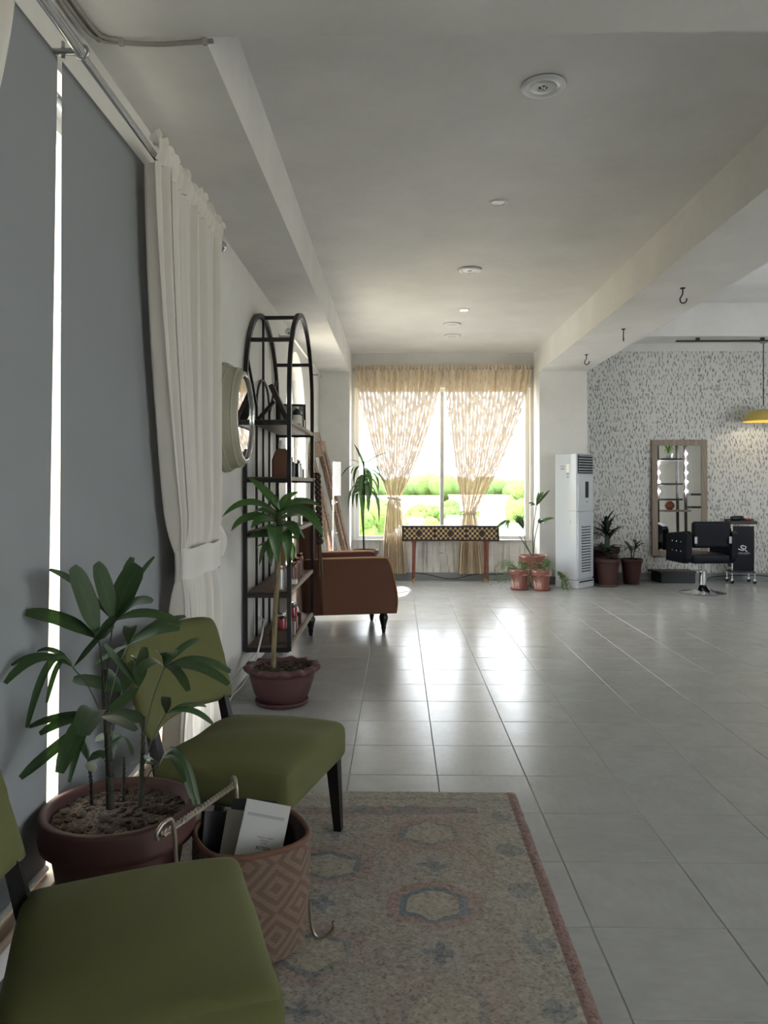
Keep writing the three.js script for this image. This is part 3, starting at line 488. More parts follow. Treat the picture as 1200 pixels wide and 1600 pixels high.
// ------------------------------------------------------------ rug
const RUG = { x0: -1.06, x1: 0.53, z0: -3.52, z1: -0.7 };
{
  const W = RUG.x1 - RUG.x0, L = RUG.z1 - RUG.z0, bg = hex('#a29d94'), red = hex('#9a7876'), blue = hex('#737a82'), beige = hex('#aca596'), tan = hex('#9c8d80'), edgeC = hex('#7d605c');
  const hexd = (x, z) => Math.max(Math.abs(x) * 0.95, Math.abs(x) * 0.5 + Math.abs(z) * 0.95);
  const map = tex(1024, 1536, (u, v) => {
    const wob = (fbm(u, v, 24, 3, 5) - 0.5) * 0.035, x = RUG.x0 + u * W + wob, z = RUG.z1 - v * L + (fbm(u, v, 20, 3, 8) - 0.5) * 0.05;
    const worn = fbm(u, v, 5, 4, 61), fine = fbm(u, v * 1.5, 128, 2, 14);
    let c = mix3(bg, beige, clamp(worn * 1.2 - 0.3));
    if (x < 0.34 && z > -3.34) { // field
      const field = clamp(0.3 + 1.6 * (fbm(u, v, 7, 3, 91) - 0.42));
      c = mix3(c, mix3(tan, red, fbm(u, v, 4, 2, 23)), (z < -2.7 ? 0.5 : 0.3) * field);
      const i = Math.round((x - 0.12) / 0.37), px = x - 0.12 - i * 0.37, off = (i % 2 !== 0) ? 0.265 : 0, j = Math.round((z + 3.09 - off) / 0.53), pz = z + 3.09 - off - j * 0.53, d = hexd(px, pz);
      const fade = clamp(0.45 + 1.2 * (fbm(u, v, 6, 2, 203) - 0.4)); if (d < 0.085) c = mix3(c, beige, 0.7); else if (d < 0.108) c = mix3(c, blue, 0.95 * fade); else if (d < 0.15) c = mix3(c, red, 0.5 * fade);
      const qz = ((pz + 0.265) + 1.06) % 0.53, cz = qz > 0.265 ? qz - 0.53 : qz, dm = Math.abs(px) + Math.abs(cz);
      if (dm < 0.13) c = mix3(c, bg, 0.7);
      if (dm < 0.055 && (Math.abs(px) < 0.016 || Math.abs(cz) < 0.016)) c = mix3(c, blue, 0.6);
      if (Math.abs(z + 3.3) < 0.035) c = mix3(c, mix3(red, blue, fbm(u, v, 30, 1, 3)), 0.6);
    } else if (RUG.x0 + u * W < RUG.x1 - 0.045) {
      const k = ((z + 10) % 0.3) - 0.15; if (Math.hypot(x - 0.42, k) < 0.05 && fbm(u, v, 40, 2, 5) > 0.47) c = mix3(c, blue, 0.4);
      if (z < -3.34 && Math.abs(z + 3.42) < 0.012) c = mix3(c, blue, 0.25);
    } else c = mix3(edgeC, tan, 0.5 * worn);
    const speck = (fine - 0.5) * 0.2, dark = -0.1 * smooth(0.56, 0.75, fbm(u, v * 2, 230, 2, 45));
    return [c[0] * (0.92 + speck) + dark, c[1] * (0.92 + speck) + dark, c[2] * (0.92 + speck) + dark];
  });
  const bump = tex(1024, 1024, (u, v) => 0.5 * fbm(u, v * 1.4, 100, 2, 31) + 0.5 * fbm(u, v, 36, 3, 17), false, [1, 1.6]);
  const m = std('#ffffff', 1, { map, bumpMap: bump, bumpScale: 0.004 });
  const g = surf(120, 190, (u, v) => { const x = lerp(RUG.x0, RUG.x1, u), z = lerp(RUG.z1, RUG.z0, v), e = Math.min(u, 1 - u) * W, e2 = Math.min(v, 1 - v) * L, k = Math.min(1, Math.min(e, e2) / 0.02); return V(x + (u > 0.99 ? 0.005 * (fbm(0.5, v, 40, 2, 3) - 0.5) : 0), 0.0015 + 0.0095 * Math.sqrt(k) + 0.0025 * (fbm(u, v, 64, 2, 3) - 0.5) * k, z + (v > 0.99 ? 0.005 * (fbm(u, 0.5, 40, 2, 3) - 0.5) : 0)); });
  solo('area_rug', g, m, 'faded oriental rug with hexagon medallions and a dull red edge', 'rug');
}
const RT = 0.0125;
// ------------------------------------------------------------ green chairs
function greenChair() {
  const c = thing('slipper_chair', 'green velvet chair', 'chair', [0, 0, 0], 0, 'green velvet chairs');
  const seat = puff(0.52, 0.14, 0.61, 0.035, 0.035, 26).translate(0.0, 0.355, 0);
  { const p = seat.attributes.position; for (let i = 0; i < p.count; i++) { const x = p.getX(i), y = p.getY(i), z = p.getZ(i); p.setXYZ(i, x, y + 0.004 * Math.sin(z * 21 + x * 9) * (y > 0.38 ? 1 : 0), z); } seat.computeVertexNormals(); }
  part('seat', seat, M.green, c);
  const R = 0.95, N = 24, bh = 0.34, th = 0.062;
  // curved back with rounded rim: a thick sheet whose edge is inflated
  const g = (() => { const nu = 40, nv = 20, pos = [], idx = [], side = (s) => { for (let j = 0; j <= nv; j++) for (let i = 0; i <= nu; i++) { const u = i / nu * 2 - 1, v = j / nv * 2 - 1;
    const sq = Math.pow(Math.pow(Math.abs(u), 9) + Math.pow(Math.abs(v), 9), 1 / 9), mx = Math.max(Math.abs(u), Math.abs(v)), rim = Math.sqrt(Math.max(0, 1 - Math.pow(Math.max(Math.abs(u), Math.abs(v)), 10))), k = sq > 0 ? mx / sq : 1;
    const z = u * 0.325 * (1 - 0.025 * (v < 0 ? v * v : 0)) * k, y = 0.66 + v * bh / 2 * k + 0.05 * 0 - 0.012 * u * u * (v < 0 ? 1 : 0), bow = 0.085 * u * u, lean = -0.10 * (v + 1) / 2;
    pos.push(-0.34 + bow + lean + s * th / 2 * rim + (s > 0 ? 0.012 * (1 - u * u) * (1 - v * v) : 0), y, z); } };
    side(1); side(-1); const q = (nu + 1) * (nv + 1);
    for (let s = 0; s < 2; s++) for (let j = 0; j < nv; j++) for (let i = 0; i < nu; i++) { const a = s * q + j * (nu + 1) + i, b = a + 1, d = a + nu + 1, e = d + 1; s ? idx.push(a, b, d, b, e, d) : idx.push(a, d, b, b, d, e); }
    const h = new THREE.BufferGeometry(); h.setAttribute('position', new THREE.Float32BufferAttribute(pos, 3)); h.setIndex(idx); const m = mergeVertices(h, 2e-4); m.computeVertexNormals(); return m; })();
  part('backrest', g, M.green, c);
  const leg = (a, b, w1, w2) => { const h = a.distanceTo(b), q = new THREE.CylinderGeometry(w1 * 0.7071, w2 * 0.7071, h, 4, 1).rotateY(Math.PI / 4), f = q.toNonIndexed(); f.computeVertexNormals(); return orient(f, b, a); };
  for (const s of [-1, 1]) part('leg', leg(V(0.215, 0.3, s * 0.255), V(0.235, 0, s * 0.265), 0.05, 0.03), M.blackWood, c);
  for (const s of [-1, 1]) part('leg', [leg(V(-0.28, 0.515, s * 0.262), V(-0.225, 0.28, s * 0.262), 0.032, 0.042), leg(V(-0.225, 0.29, s * 0.262), V(-0.3, 0, s * 0.262), 0.045, 0.032)], M.blackWood, c);
  return c;
}
const chairA = greenChair();
chairA.position.set(-0.555, RT, -1.645); chairA.rotation.y = 0.351;
chairA.userData.label = 'green velvet chair on the rug, close in front of the woven basket';
copy(chairA, 'green velvet chair standing between the lady palm and the bowl-potted plant', [-0.535, RT, -2.91], -0.257);
// ------------------------------------------------------------ lady palm in a big clay pot
function pot(name, label, p, rTop, h, m, o = {}) {
  const g = thing(name, label, o.category ?? 'potted plant', p, 0, o.group), rb = rTop * (o.taper ?? 0.68), rim = o.rim ?? h * 0.22, t = rTop * 0.1;
  const pr = o.profile ?? [[0, 0.004], [rb, 0.004], [rb * 1.02, 0.012], [lerp(rb, rTop * 0.93, 1 - rim / h), h - rim - 0.004], [rTop * 0.985, h - rim], [rTop, h - rim * 0.8], [rTop, h - 0.012], [rTop * 0.985, h], [rTop - t, h], [rTop - t * 1.3, h - 0.015], [rTop - t * 1.6, h - rim], [0, h - rim]];
  part('pot', lathe(pr, 48), m, g);
  part('soil', jitter(new THREE.CircleGeometry(rTop - t * 1.45, 28, 0, Math.PI * 2).rotateX(-Math.PI / 2).translate(0, h - (o.soil ?? 0.035), 0), 0.004, 40, 3, [0.3, 1, 0.3]), M.soil, g);
  if (o.saucer) part('saucer', lathe([[0, 0], [rb * 1.15, 0], [rb * 1.3, 0.012], [rb * 1.34, 0.026], [rb * 1.28, 0.027], [rb * 1.2, 0.012], [0, 0.01]], 40), o.saucer, g);
  return g;
}
{
  const P = V(-0.85, RT, -2.34), g = pot('lady_palm', 'lady palm with fan leaves in a big round clay pot by the blinds', [P.x, P.y, P.z], 0.228, 0.415, M.terraDark, { rim: 0.09, taper: 0.62, soil: 0.03 });
  { const n = [], r = rng(4); for (let i = 0; i < 160; i++) { const a = r() * 6.28, q = Math.sqrt(r()) * 0.19, s = 0.006 + r() * 0.012; n.push(new THREE.IcosahedronGeometry(s, 0).scale(1, 0.6, 1).rotateY(a).translate(q * Math.cos(a), 0.386, q * Math.sin(a))); } const c = part('soil_clods', n, M.soil, g); c.userData.kind = 'stuff'; }
  const L = (u, v, d) => at(u, v, d).sub(P);
  const stem = (pts, r0, r1) => { const c = new THREE.CatmullRomCurve3(pts), q = c.getPoints(10), o = []; for (let i = 0; i < 10; i++) o.push(rod(q[i], q[i + 1], lerp(r0, r1, i / 10), lerp(r0, r1, (i + 1) / 10), 8), new THREE.TorusGeometry(lerp(r0, r1, i / 10) * 1.08, 0.0018, 5, 10).rotateX(Math.PI / 2).translate(q[i].x, q[i].y, q[i].z)); return o; };
  part('stem', stem([L(172, 1262, 2.3), L(170, 1180, 2.3), L(165, 1110, 2.31), L(162, 1045, 2.32)], 0.0125, 0.008), M.stem, g);
  part('stem', stem([L(220, 1258, 2.36), L(222, 1190, 2.36), L(225, 1120, 2.37)], 0.009, 0.006), M.stem, g);
  part('stem', stem([L(193, 1250, 2.38), L(193, 1215, 2.38), L(193, 1182, 2.38)], 0.006, 0.004), M.stem, g);
  part('stem', stem([L(143, 1256, 2.34), L(142, 1220, 2.34), L(138, 1188, 2.35)], 0.006, 0.004), M.stem, g);
  // [hub u, v, depth], root of the petiole, leaflets [tip u, v, depth, width, arch]
  const F = [
    [[154, 999, 2.28], [164, 1090, 2.31], [[112, 886, 2.2, 0.062, 0.02], [40, 958, 2.22, 0.05, 0.02], [182, 965, 2.3, 0.03, 0.01]]],
    [[177, 971, 2.33], [165, 1080, 2.31], [[149, 880, 2.26, 0.055, 0.015], [207, 871, 2.45, 0.03, 0.02], [218, 884, 2.36, 0.075, 0.02], [238, 941, 2.3, 0.04, 0.03], [281, 975, 2.4, 0.036, 0.035], [241, 870, 2.55, 0.016, 0.02], [77, 890, 2.36, 0.024, 0.03], [152, 1000, 2.2, 0.035, 0.0]]],
    [[114, 1043, 2.22], [160, 1120, 2.31], [[58, 1018, 2.28, 0.018, 0.03], [18, 1040, 2.12, 0.018, 0.04], [8, 1068, 2.08, 0.03, 0.06], [42, 1137, 2.1, 0.022, 0.12], [73, 1098, 2.2, 0.016, 0.08], [174, 974, 2.2, 0.022, 0.0]]],
    [[200, 1008, 2.42], [170, 1100, 2.31], [[290, 963, 2.6, 0.024, 0.02], [281, 983, 2.45, 0.034, 0.02], [206, 981, 2.25, 0.04, 0.03], [148, 1037, 2.5, 0.03, 0.0], [266, 961, 2.68, 0.02, 0.01]]],
    [[257, 1043, 2.3], [224, 1150, 2.36], [[360, 1050, 2.4, 0.032, 0.035], [357, 1070, 2.28, 0.034, 0.035], [294, 1080, 2.18, 0.03, 0.03], [312, 999, 2.5, 0.024, 0.02], [246, 1020, 2.2, 0.03, 0.02], [216, 1052, 2.15, 0.034, 0.03], [273, 1024, 2.16, 0.034, 0.03]]],
    [[217, 1074, 2.27], [168, 1140, 2.31], [[163, 1007, 2.2, 0.022, 0.0], [226, 1011, 2.32, 0.034, 0.0], [172, 1112, 2.15, 0.032, 0.0], [206, 1026, 2.2, 0.03, 0.02]]],
    [[191, 1081, 2.38], [172, 1170, 2.31], [[114, 1062, 2.36, 0.045, 0.01], [210, 1033, 2.42, 0.04, 0.0], [165, 1045, 2.45, 0.02, 0.01]]],
    [[157, 1120, 2.2], [167, 1150, 2.31], [[223, 1126, 2.16, 0.045, 0.01], [213, 1142, 2.1, 0.03, 0.01], [32, 1216, 2.06, 0.034, 0.01], [46, 1136, 2.2, 0.026, 0.02], [62, 1147, 2.14, 0.03, 0.02], [93, 1208, 2.02, 0.05, 0.06], [108, 1222, 2.06, 0.018, 0.06], [122, 1107, 2.3, 0.018, 0.01], [130, 1150, 1.98, 0.07, 0.05]]],
    [[259, 1116, 2.4], [223, 1200, 2.37], [[332, 1131, 2.42, 0.022, 0.035], [322, 1104, 2.55, 0.018, 0.02], [259, 1089, 2.28, 0.03, 0.01]]],
    [[192, 1151, 2.44], [174, 1200, 2.33], [[149, 1156, 2.45, 0.03, 0.01], [160, 1185, 2.4, 0.02, 0.01], [208, 1180, 2.5, 0.018, 0.01]]],
    [[138, 1190, 2.3], [142, 1230, 2.34], [[120, 1140, 2.36, 0.02, 0.0], [131, 1150, 2.38, 0.018, 0.0], [165, 1178, 2.34, 0.026, 0.01], [146, 1205, 2.2, 0.03, 0.0]]],
    [[248, 1197, 2.34], [222, 1235, 2.36], [[313, 1262, 2.3, 0.018, 0.13], [304, 1258, 2.22, 0.018, 0.12], [298, 1248, 2.36, 0.018, 0.1], [228, 1186, 2.2, 0.035, 0.01], [203, 1193, 2.44, 0.014, 0.01], [289, 1222, 2.2, 0.02, 0.06]]],
  ];
  for (const [hub, root, tips] of F) {
    const h = L(...hub), r0 = L(...root), mid = h.clone().lerp(r0, 0.5).add(V(0, 0.02, 0));
    part('petiole', tube([r0, mid, h], 0.0022, 12, 5), M.petiole, g);
    for (const [u, v, d, w, arch] of tips) { const t = L(u, v, d), c = h.clone().lerp(t, 0.5).add(V(0, arch * 1.6, 0)); part('leaf', leafGeo(h, t, c, w, { blunt: true, seg: 10, fold: 0.22, up: V(0.25, 0.75, 0.6) }), M.palmLeaf, g); }
  }
}
// ------------------------------------------------------------ basket with books
{
  const C = V(-0.447, RT, -2.345), b = thing('woven_basket', 'woven brown basket with diamond pattern on a metal stand full of books', 'basket', [C.x, C.y, C.z], 0.5);
  const wv = tex(512, 256, (u, v) => { const x = u * 13, y = v * 4.4, dx = Math.abs((x % 2) - 1), dy = Math.abs((y % 2) - 1), d = (dx + dy) * 4, band = (Math.floor(d) % 2) ? 1 : 0, n = (Math.sin(u * 512 * 0.9) * Math.sin(v * 256 * 1.3)) * 0.08 + 0.15 * (fbm(u, v, 60, 2, 3) - 0.5); return mix3(hex('#58463b'), hex('#6f5d4e'), clamp(band * 0.8 + n + 0.1)); });
  const wb = tex(256, 256, (u, v) => 0.5 + 0.25 * Math.sin(u * 300) * (Math.sin(v * 300) > 0 ? 1 : -1) + 0.2 * Math.sin(v * 300), false, [3, 1]);
  const wm = std('#ffffff', 0.85, { map: wv, bumpMap: wb, bumpScale: 0.004, side: THREE.DoubleSide }), H = 0.335;
  const shape = (a, y) => { const t = y / H, r = 0.162 + 0.01 * Math.sin(t * 2.6), sq = Math.pow(Math.pow(Math.abs(Math.cos(a)), 3) + Math.pow(Math.abs(Math.sin(a)), 3), -1 / 3); return r * lerp(1, sq, 0.75 * t); };
  const wallG = (off) => surf(96, 22, (u, v) => { const a = u * Math.PI * 2, y = 0.02 + v * (H - 0.02), r = shape(a, y) + off + 0.0015 * Math.sin(a * 60) * Math.sin(v * 60); return V(r * Math.cos(a), y, r * Math.sin(a)); });
  part('basket_wall', [wallG(0)], wm, b);
  part('basket_lining', [wallG(-0.009), new THREE.CircleGeometry(0.16, 40).rotateX(-Math.PI / 2).translate(0, 0.024, 0)], std('#3a2a24', 0.95, { side: THREE.DoubleSide }), b, 'dark cloth lining');
  const rim = []; for (let i = 0; i < 64; i++) { const a = i / 64 * Math.PI * 2, r = shape(a, H) - 0.004; rim.push(V(r * Math.cos(a), H, r * Math.sin(a))); }
  part('rim', tube(rim, 0.009, 128, 8, true), std('#5b3d2d', 0.8), b);
  const inv = (p) => p.sub(C).applyAxisAngle(V(0, 1, 0), -0.5);
  // rope-twist handle with hooks
  const h1 = inv(at(364, 1228, 2.52)), h0 = inv(at(252, 1306, 2.06)), n = 44, tw = [[], []], dir = h1.clone().sub(h0).normalize(), s1 = dir.clone().cross(V(0, 1, 0)).normalize(), s2 = s1.clone().cross(dir);
  for (let i = 0; i <= n * 2; i++) { const t = i / (n * 2), c = h0.clone().lerp(h1, t); for (const k of [0, 1]) tw[k].push(c.clone().addScaledVector(s1, 0.0045 * Math.cos(t * 70 + k * Math.PI)).addScaledVector(s2, 0.0045 * Math.sin(t * 70 + k * Math.PI))); }
  const iron = std('#8f877a', 0.4, { metalness: 0.8 });
  part('handle', tw.map((q) => tube(q, 0.0055, 160, 6)), iron, b, 'twisted metal carrying bar');
  for (const e of [h0, h1]) { const into = V(-e.x, 0, -e.z).normalize(), base = e.clone().addScaledVector(into, 0.055).setY(H - 0.05); part('hook', tube([e.clone().addScaledVector(into, -0.012).add(V(0, -0.006, 0)), e.clone().addScaledVector(into, -0.014).add(V(0, 0.012, 0)), e.clone().addScaledVector(into, 0.012).add(V(0, 0.032, 0)), e.clone().addScaledVector(into, 0.042).add(V(0, 0.012, 0)), base], 0.006, 30, 8), iron, b); }
  for (const [a, q] of [[0.45, 1], [2.0, 1], [3.6, 1], [5.2, 1]]) { const r = 0.176, c = Math.cos(a), s = Math.sin(a), P = (rr, y) => V(rr * c, y, rr * s); part('foot', tube([P(r, 0.12), P(r + 0.006, 0.05), P(r + 0.02, 0.012), P(r + 0.05, 0.012), P(r + 0.075, 0.035), P(r + 0.072, 0.055)], 0.0055, 24, 7), iron, b); }
  // books, each standing in the basket
  const book = (name, label, w, h, d, u, v, depth, rx, ry, rz, cover, page) => { const g = thing(name, label, 'book', [0, 0, 0], 0, 'books in the woven basket'); g.position.copy(at(u, v, depth)); g.rotation.set(rx, ry, rz, 'YXZ'); part('pages', box(w - 0.006, h - 0.004, d - 0.004, 0.002, 0, 0), page, g); part('cover', [box(w, h, 0.002, 0, 0, d / 2), box(w, h, 0.002, 0, 0, -d / 2), box(0.002, h, d, -w / 2, 0, 0)], cover, g); return g; };
  const page = std('#b9b5aa', 0.9), coverTex = canvasTex(512, 720, (c, w, h) => { c.fillStyle = '#b3b3b2'; c.fillRect(0, 0, w, h); c.fillStyle = '#5a5a5a'; c.fillRect(40, 132, w - 80, 4); c.fillRect(40, 158, w - 80, 3); c.fillStyle = '#8f8f8f'; c.fillRect(40, 140, w - 80, 12); c.fillStyle = '#2b2b2b'; c.textAlign = 'center'; c.font = '20px sans-serif'; c.fillText('UNIVERSITY LIBRARY', 300, 370); c.fillText('REFERENCE', 300, 398); c.fillText('PAPERS', 300, 426); c.font = 'bold 46px sans-serif'; c.fillText('ACTION', 300, 486); c.font = '18px sans-serif'; c.fillText('SECOND', 330, 620); c.fillText('EDITION', 330, 644); });
  const bk = book('paperback', 'grey booklet with a printed cover leaning in the woven basket', 0.135, 0.195, 0.012, 409, 1308, 2.31, -0.42, 0.1, -0.2, std('#a9a9a8', 0.6), page);
  part('cover_print', new THREE.PlaneGeometry(0.133, 0.193).translate(0, 0, 0.0078), std('#ffffff', 0.6, { map: coverTex }), bk);
  book('paperback', 'pale worn paperback behind the grey booklet', 0.13, 0.19, 0.03, 380, 1320, 2.36, -0.42, 0.25, -0.2, std('#8f8b80', 0.8), page);
  book('paperback', 'black notebook at the back of the woven basket', 0.14, 0.2, 0.022, 392, 1302, 2.45, -0.3, 0.15, -0.12, std('#14161b', 0.5), page);
  book('paperback', 'dark navy hardback along the basket wall', 0.12, 0.2, 0.025, 341, 1322, 2.4, -0.3, 0.7, -0.25, std('#171a22', 0.5), page);
  const env = solo('paper_sheet', surf(6, 8, (u, v) => V((u - 0.5) * 0.012, (v - 0.5) * 0.2, (u - 0.5) * 0.15 + 0.004 * Math.sin(v * 5))), std('#d6d4cd', 0.85, { side: THREE.DoubleSide }), 'white paper folder slid in along the basket rim', 'paper', 'books in the woven basket');
  env.position.copy(at(358, 1342, 2.42)); env.rotation.set(0.0, 0.22, 0.06, 'YXZ');
}
// ------------------------------------------------------------ bowl pot with dracaena
{
  const P = V(-0.745, 0, -4.95), g = thing('dracaena_plant', 'corn plant with striped leaves on a cane in a scalloped clay bowl', 'potted plant', [P.x, P.y, P.z]);
  const sc = (r, y, amp) => (a) => [r * (1 + amp * Math.cos(a * 13)), y + amp * 0.18 * Math.cos(a * 13)];
  const prof = [sc(0, 0.012, 0), sc(0.135, 0.012, 0), sc(0.15, 0.022, 0), sc(0.178, 0.08, 0), sc(0.2, 0.15, 0), sc(0.208, 0.195, 0), sc(0.214, 0.205, 0.012), sc(0.232, 0.215, 0.045), sc(0.236, 0.232, 0.05), sc(0.228, 0.246, 0.04), sc(0.205, 0.25, 0.02), sc(0.192, 0.243, 0.0), sc(0.184, 0.22, 0), sc(0, 0.212, 0)];
  part('pot', surf(130, prof.length - 1, (u, v) => { const a = -u * Math.PI * 2, [r, y] = prof[Math.round(v * (prof.length - 1))](a); return V(r * Math.cos(a), y, r * Math.sin(a)); }, [2, 1]), M.terraPlum, g, 'plum clay bowl with a scalloped rim');
  part('saucer', lathe([[0, 0], [0.15, 0], [0.168, 0.012], [0.172, 0.03], [0.164, 0.031], [0.15, 0.012], [0, 0.011]], 48), M.terraPlum, g);
  const sg = new THREE.CircleGeometry(0.19, 40).rotateX(-Math.PI / 2).translate(0, 0.225, 0); part('soil', sg, M.soil, g);
  { const n = [], r = rng(14); for (let i = 0; i < 190; i++) { const a = r() * 6.28, q = Math.sqrt(r()) * 0.175, s = 0.005 + r() * 0.009; n.push(new THREE.IcosahedronGeometry(s, 0).scale(1.3, 0.6, 0.8).rotateY(r() * 6).translate(q * Math.cos(a), 0.227 + r() * 0.006, q * Math.sin(a))); } part('soil_clods', n, M.soil, g).userData.kind = 'stuff'; }
  const L = (u, v, d) => at(u, v, d).sub(P);
  part('cane', [tube([L(427, 1046, 4.95), L(430, 960, 4.95), L(434, 895, 4.94), L(437, 850, 4.93)], 0.0165, 30, 12)], M.cane, g, 'pale ringed cane');
  part('crown', tube([L(435, 870, 4.94), L(436, 835, 4.93), L(436, 800, 4.92)], 0.02, 12, 10), M.petiole, g);
  const leaves = [ // base v, tip u, v, depth, width, control u, v, depth
    [800, 385, 744, 4.92, 0.055, 422, 770, 4.9], [806, 347, 808, 4.72, 0.055, 388, 765, 4.8], [815, 361, 830, 4.8, 0.06, 384, 795, 4.85], [808, 505, 840, 4.8, 0.075, 478, 775, 4.8], [802, 503, 794, 5.05, 0.055, 470, 770, 5.0], [798, 467, 769, 4.95, 0.05, 446, 775, 4.95], [835, 386, 841, 4.9, 0.06, 412, 832, 4.85], [850, 405, 884, 4.85, 0.035, 412, 840, 4.8], [830, 434, 882, 4.78, 0.075, 424, 800, 4.72], [835, 449, 884, 4.8, 0.06, 452, 815, 4.76], [840, 424, 886, 4.84, 0.05, 418, 835, 4.8], [812, 395, 800, 5.05, 0.05, 418, 790, 5.0], [825, 466, 846, 4.78, 0.06, 458, 808, 4.8], [818, 476, 842, 5.1, 0.05, 462, 815, 5.05], [820, 392, 826, 4.75, 0.065, 410, 802, 4.78], [845, 458, 880, 4.9, 0.05, 456, 842, 4.88], [800, 430, 772, 4.85, 0.045, 428, 785, 4.85], [812, 490, 815, 5.15, 0.04, 470, 795, 5.1], [838, 466, 842, 5.0, 0.03, 452, 838, 5.0], [848, 398, 857, 5.05, 0.03, 415, 845, 5.0],
  ];
  for (const [bv, u, v, d, w, cu, cv, cd] of leaves) part('leaf', leafGeo(L(436, bv, 4.925), L(u, v, d), L(cu, cv, cd), w * 1.28, { seg: 12, fold: 0.3, pk: 0.85, up: V(0.1, 0.8, 0.6) }), M.dracLeaf, g);
}
// ------------------------------------------------------------ armchair
{
  const a = thing('armchair', 'rust brown velvet armchair with turned black legs behind the shelf', 'armchair', [-0.56, 0, -7.575], 0.2);
  const arm = [[-0.4, 0.2], [0.465, 0.2], [0.475, 0.3], [0.462, 0.42], [0.432, 0.55], [0.405, 0.64], [0.375, 0.695], [0.33, 0.705], [-0.4, 0.7]];
  for (const s of [1, -1]) {
    const g = shapeExtrude(arm, 0.1, 0.012).translate(0, 0, s > 0 ? 0.29 : -0.39); part('arm', g, M.orange, a);
    const pp = arm.slice(1).map(([x, y]) => V(x + 0.008, y + 0.008, s > 0 ? 0.402 : -0.402)); part('piping', tube(pp, 0.006, 50, 6), M.piping, a);
  }
  part('seat_base', rbox(0.82, 0.2, 0.6, 0.02, 0.03, 0.31, 0), M.orange, a);
  part('seat_cushion', puff(0.66, 0.14, 0.58, 0.045, 0.03, 16).translate(0.1, 0.47, 0), M.orange, a);
  const back = shapeExtrude([[-0.4, 0.2], [-0.22, 0.2], [-0.24, 0.6], [-0.29, 1.1], [-0.31, 1.2], [-0.35, 1.25], [-0.41, 1.255], [-0.44, 1.22], [-0.43, 0.8]], 0.78, 0.012).translate(0, 0, -0.39); part('backrest', back, M.orange, a);
  const legP = [[0, 0], [0.014, 0], [0.017, 0.012], [0.02, 0.018], [0.017, 0.024], [0.022, 0.03], [0.02, 0.038], [0.027, 0.05], [0.022, 0.058], [0.033, 0.1], [0.042, 0.135], [0.043, 0.155], [0.034, 0.175], [0.026, 0.185], [0.034, 0.192], [0.034, 0.2], [0, 0.2]];
  for (const [x, z] of [[0.36, 0.34], [-0.33, 0.36], [0.36, -0.34], [-0.33, -0.34]]) part('leg', lathe(legP, 20).translate(x, 0, z), M.blackWood, a);
}
// carved frame leaning on the wall
{
  const f = thing('carved_frame', 'tall weathered carved wooden frame leaning against the wall', 'frame', [-0.62, 0.0, -9.9], 0), W = 0.66, H = 2.0;
  const cm = std('#ffffff', 0.85, { map: tex(256, 512, (u, v) => { const n = fbm(u, v, 10, 4, 301), s = fbm(u, v, 26, 3, 41); let c = mix3(hex('#9a8674'), hex('#b9a68f'), n); c = mix3(c, hex('#6b3a30'), smooth(0.58, 0.7, s)); c = mix3(c, hex('#b06a4a'), smooth(0.6, 0.8, fbm(u, v, 7, 3, 88)) * 0.8); return mix3(c, hex('#4a4038'), smooth(0.62, 0.74, fbm(u, v, 18, 3, 15)) * 0.7); }, true, [1, 3]), bumpMap: tex(256, 256, (u, v) => fbm(u, v, 20, 3, 55), false, [4, 2]), bumpScale: 0.012 });
  const Q = (g) => g.rotateY(Math.PI / 2 - 0.28).applyMatrix4(new THREE.Matrix4().makeRotationZ(0.235)).translate(0, 0.0, 0);
  for (const s of [-1, 1]) part('stile', [Q(rbox(0.2, H, 0.06, 0.012, s * (W / 2 - 0.1), H / 2, 0)), Q(rbox(0.07, H - 0.3, 0.02, 0.006, s * (W / 2 - 0.1), H / 2, 0.036))], cm, f);
  part('rail', [Q(rbox(W - 0.4, 0.2, 0.055, 0.012, 0, H - 0.1, 0))], cm, f); part('rail', [Q(rbox(W - 0.4, 0.14, 0.055, 0.012, 0, 0.1, 0))], cm, f);
  part('crest', [Q(rbox(W - 0.1, 0.14, 0.03, 0.008, 0, H + 0.06, -0.01))], M.rustic, f);
}
// small lamp head on a chrome stand
{
  const s = thing('light_stand', 'white strip light head on a slim chrome tripod stand', 'light stand', [-0.735, 0, -8.75], 0.3);
  part('lamp_head', rbox(0.085, 0.385, 0.06, 0.008, 0.04, 1.465, 0), phy('#e8eaec', 0.35, { clearcoat: 0.3 }), s);
  part('pole', [rod(V(0, 0.2, 0), V(0, 0.85, 0), 0.013), rod(V(0, 0.85, 0), V(0, 1.3, 0), 0.009)], M.chrome, s);
  for (const y of [0.85, 0.62, 1.2]) part('clamp', [new THREE.CylinderGeometry(0.02, 0.02, 0.05, 14).translate(0, y, 0), rod(V(0, y, 0), V(0.035, y, 0.01), 0.006), new THREE.SphereGeometry(0.011, 10, 8).translate(0.038, y, 0.01)], M.chrome, s);
  for (let k = 0; k < 3; k++) { const a = k * 2.094 + 0.4; part('leg', rod(V(0.012 * Math.cos(a), 0.45, 0.012 * Math.sin(a)), V(0.26 * Math.cos(a), 0.008, 0.26 * Math.sin(a)), 0.007), M.chrome, s); }
}
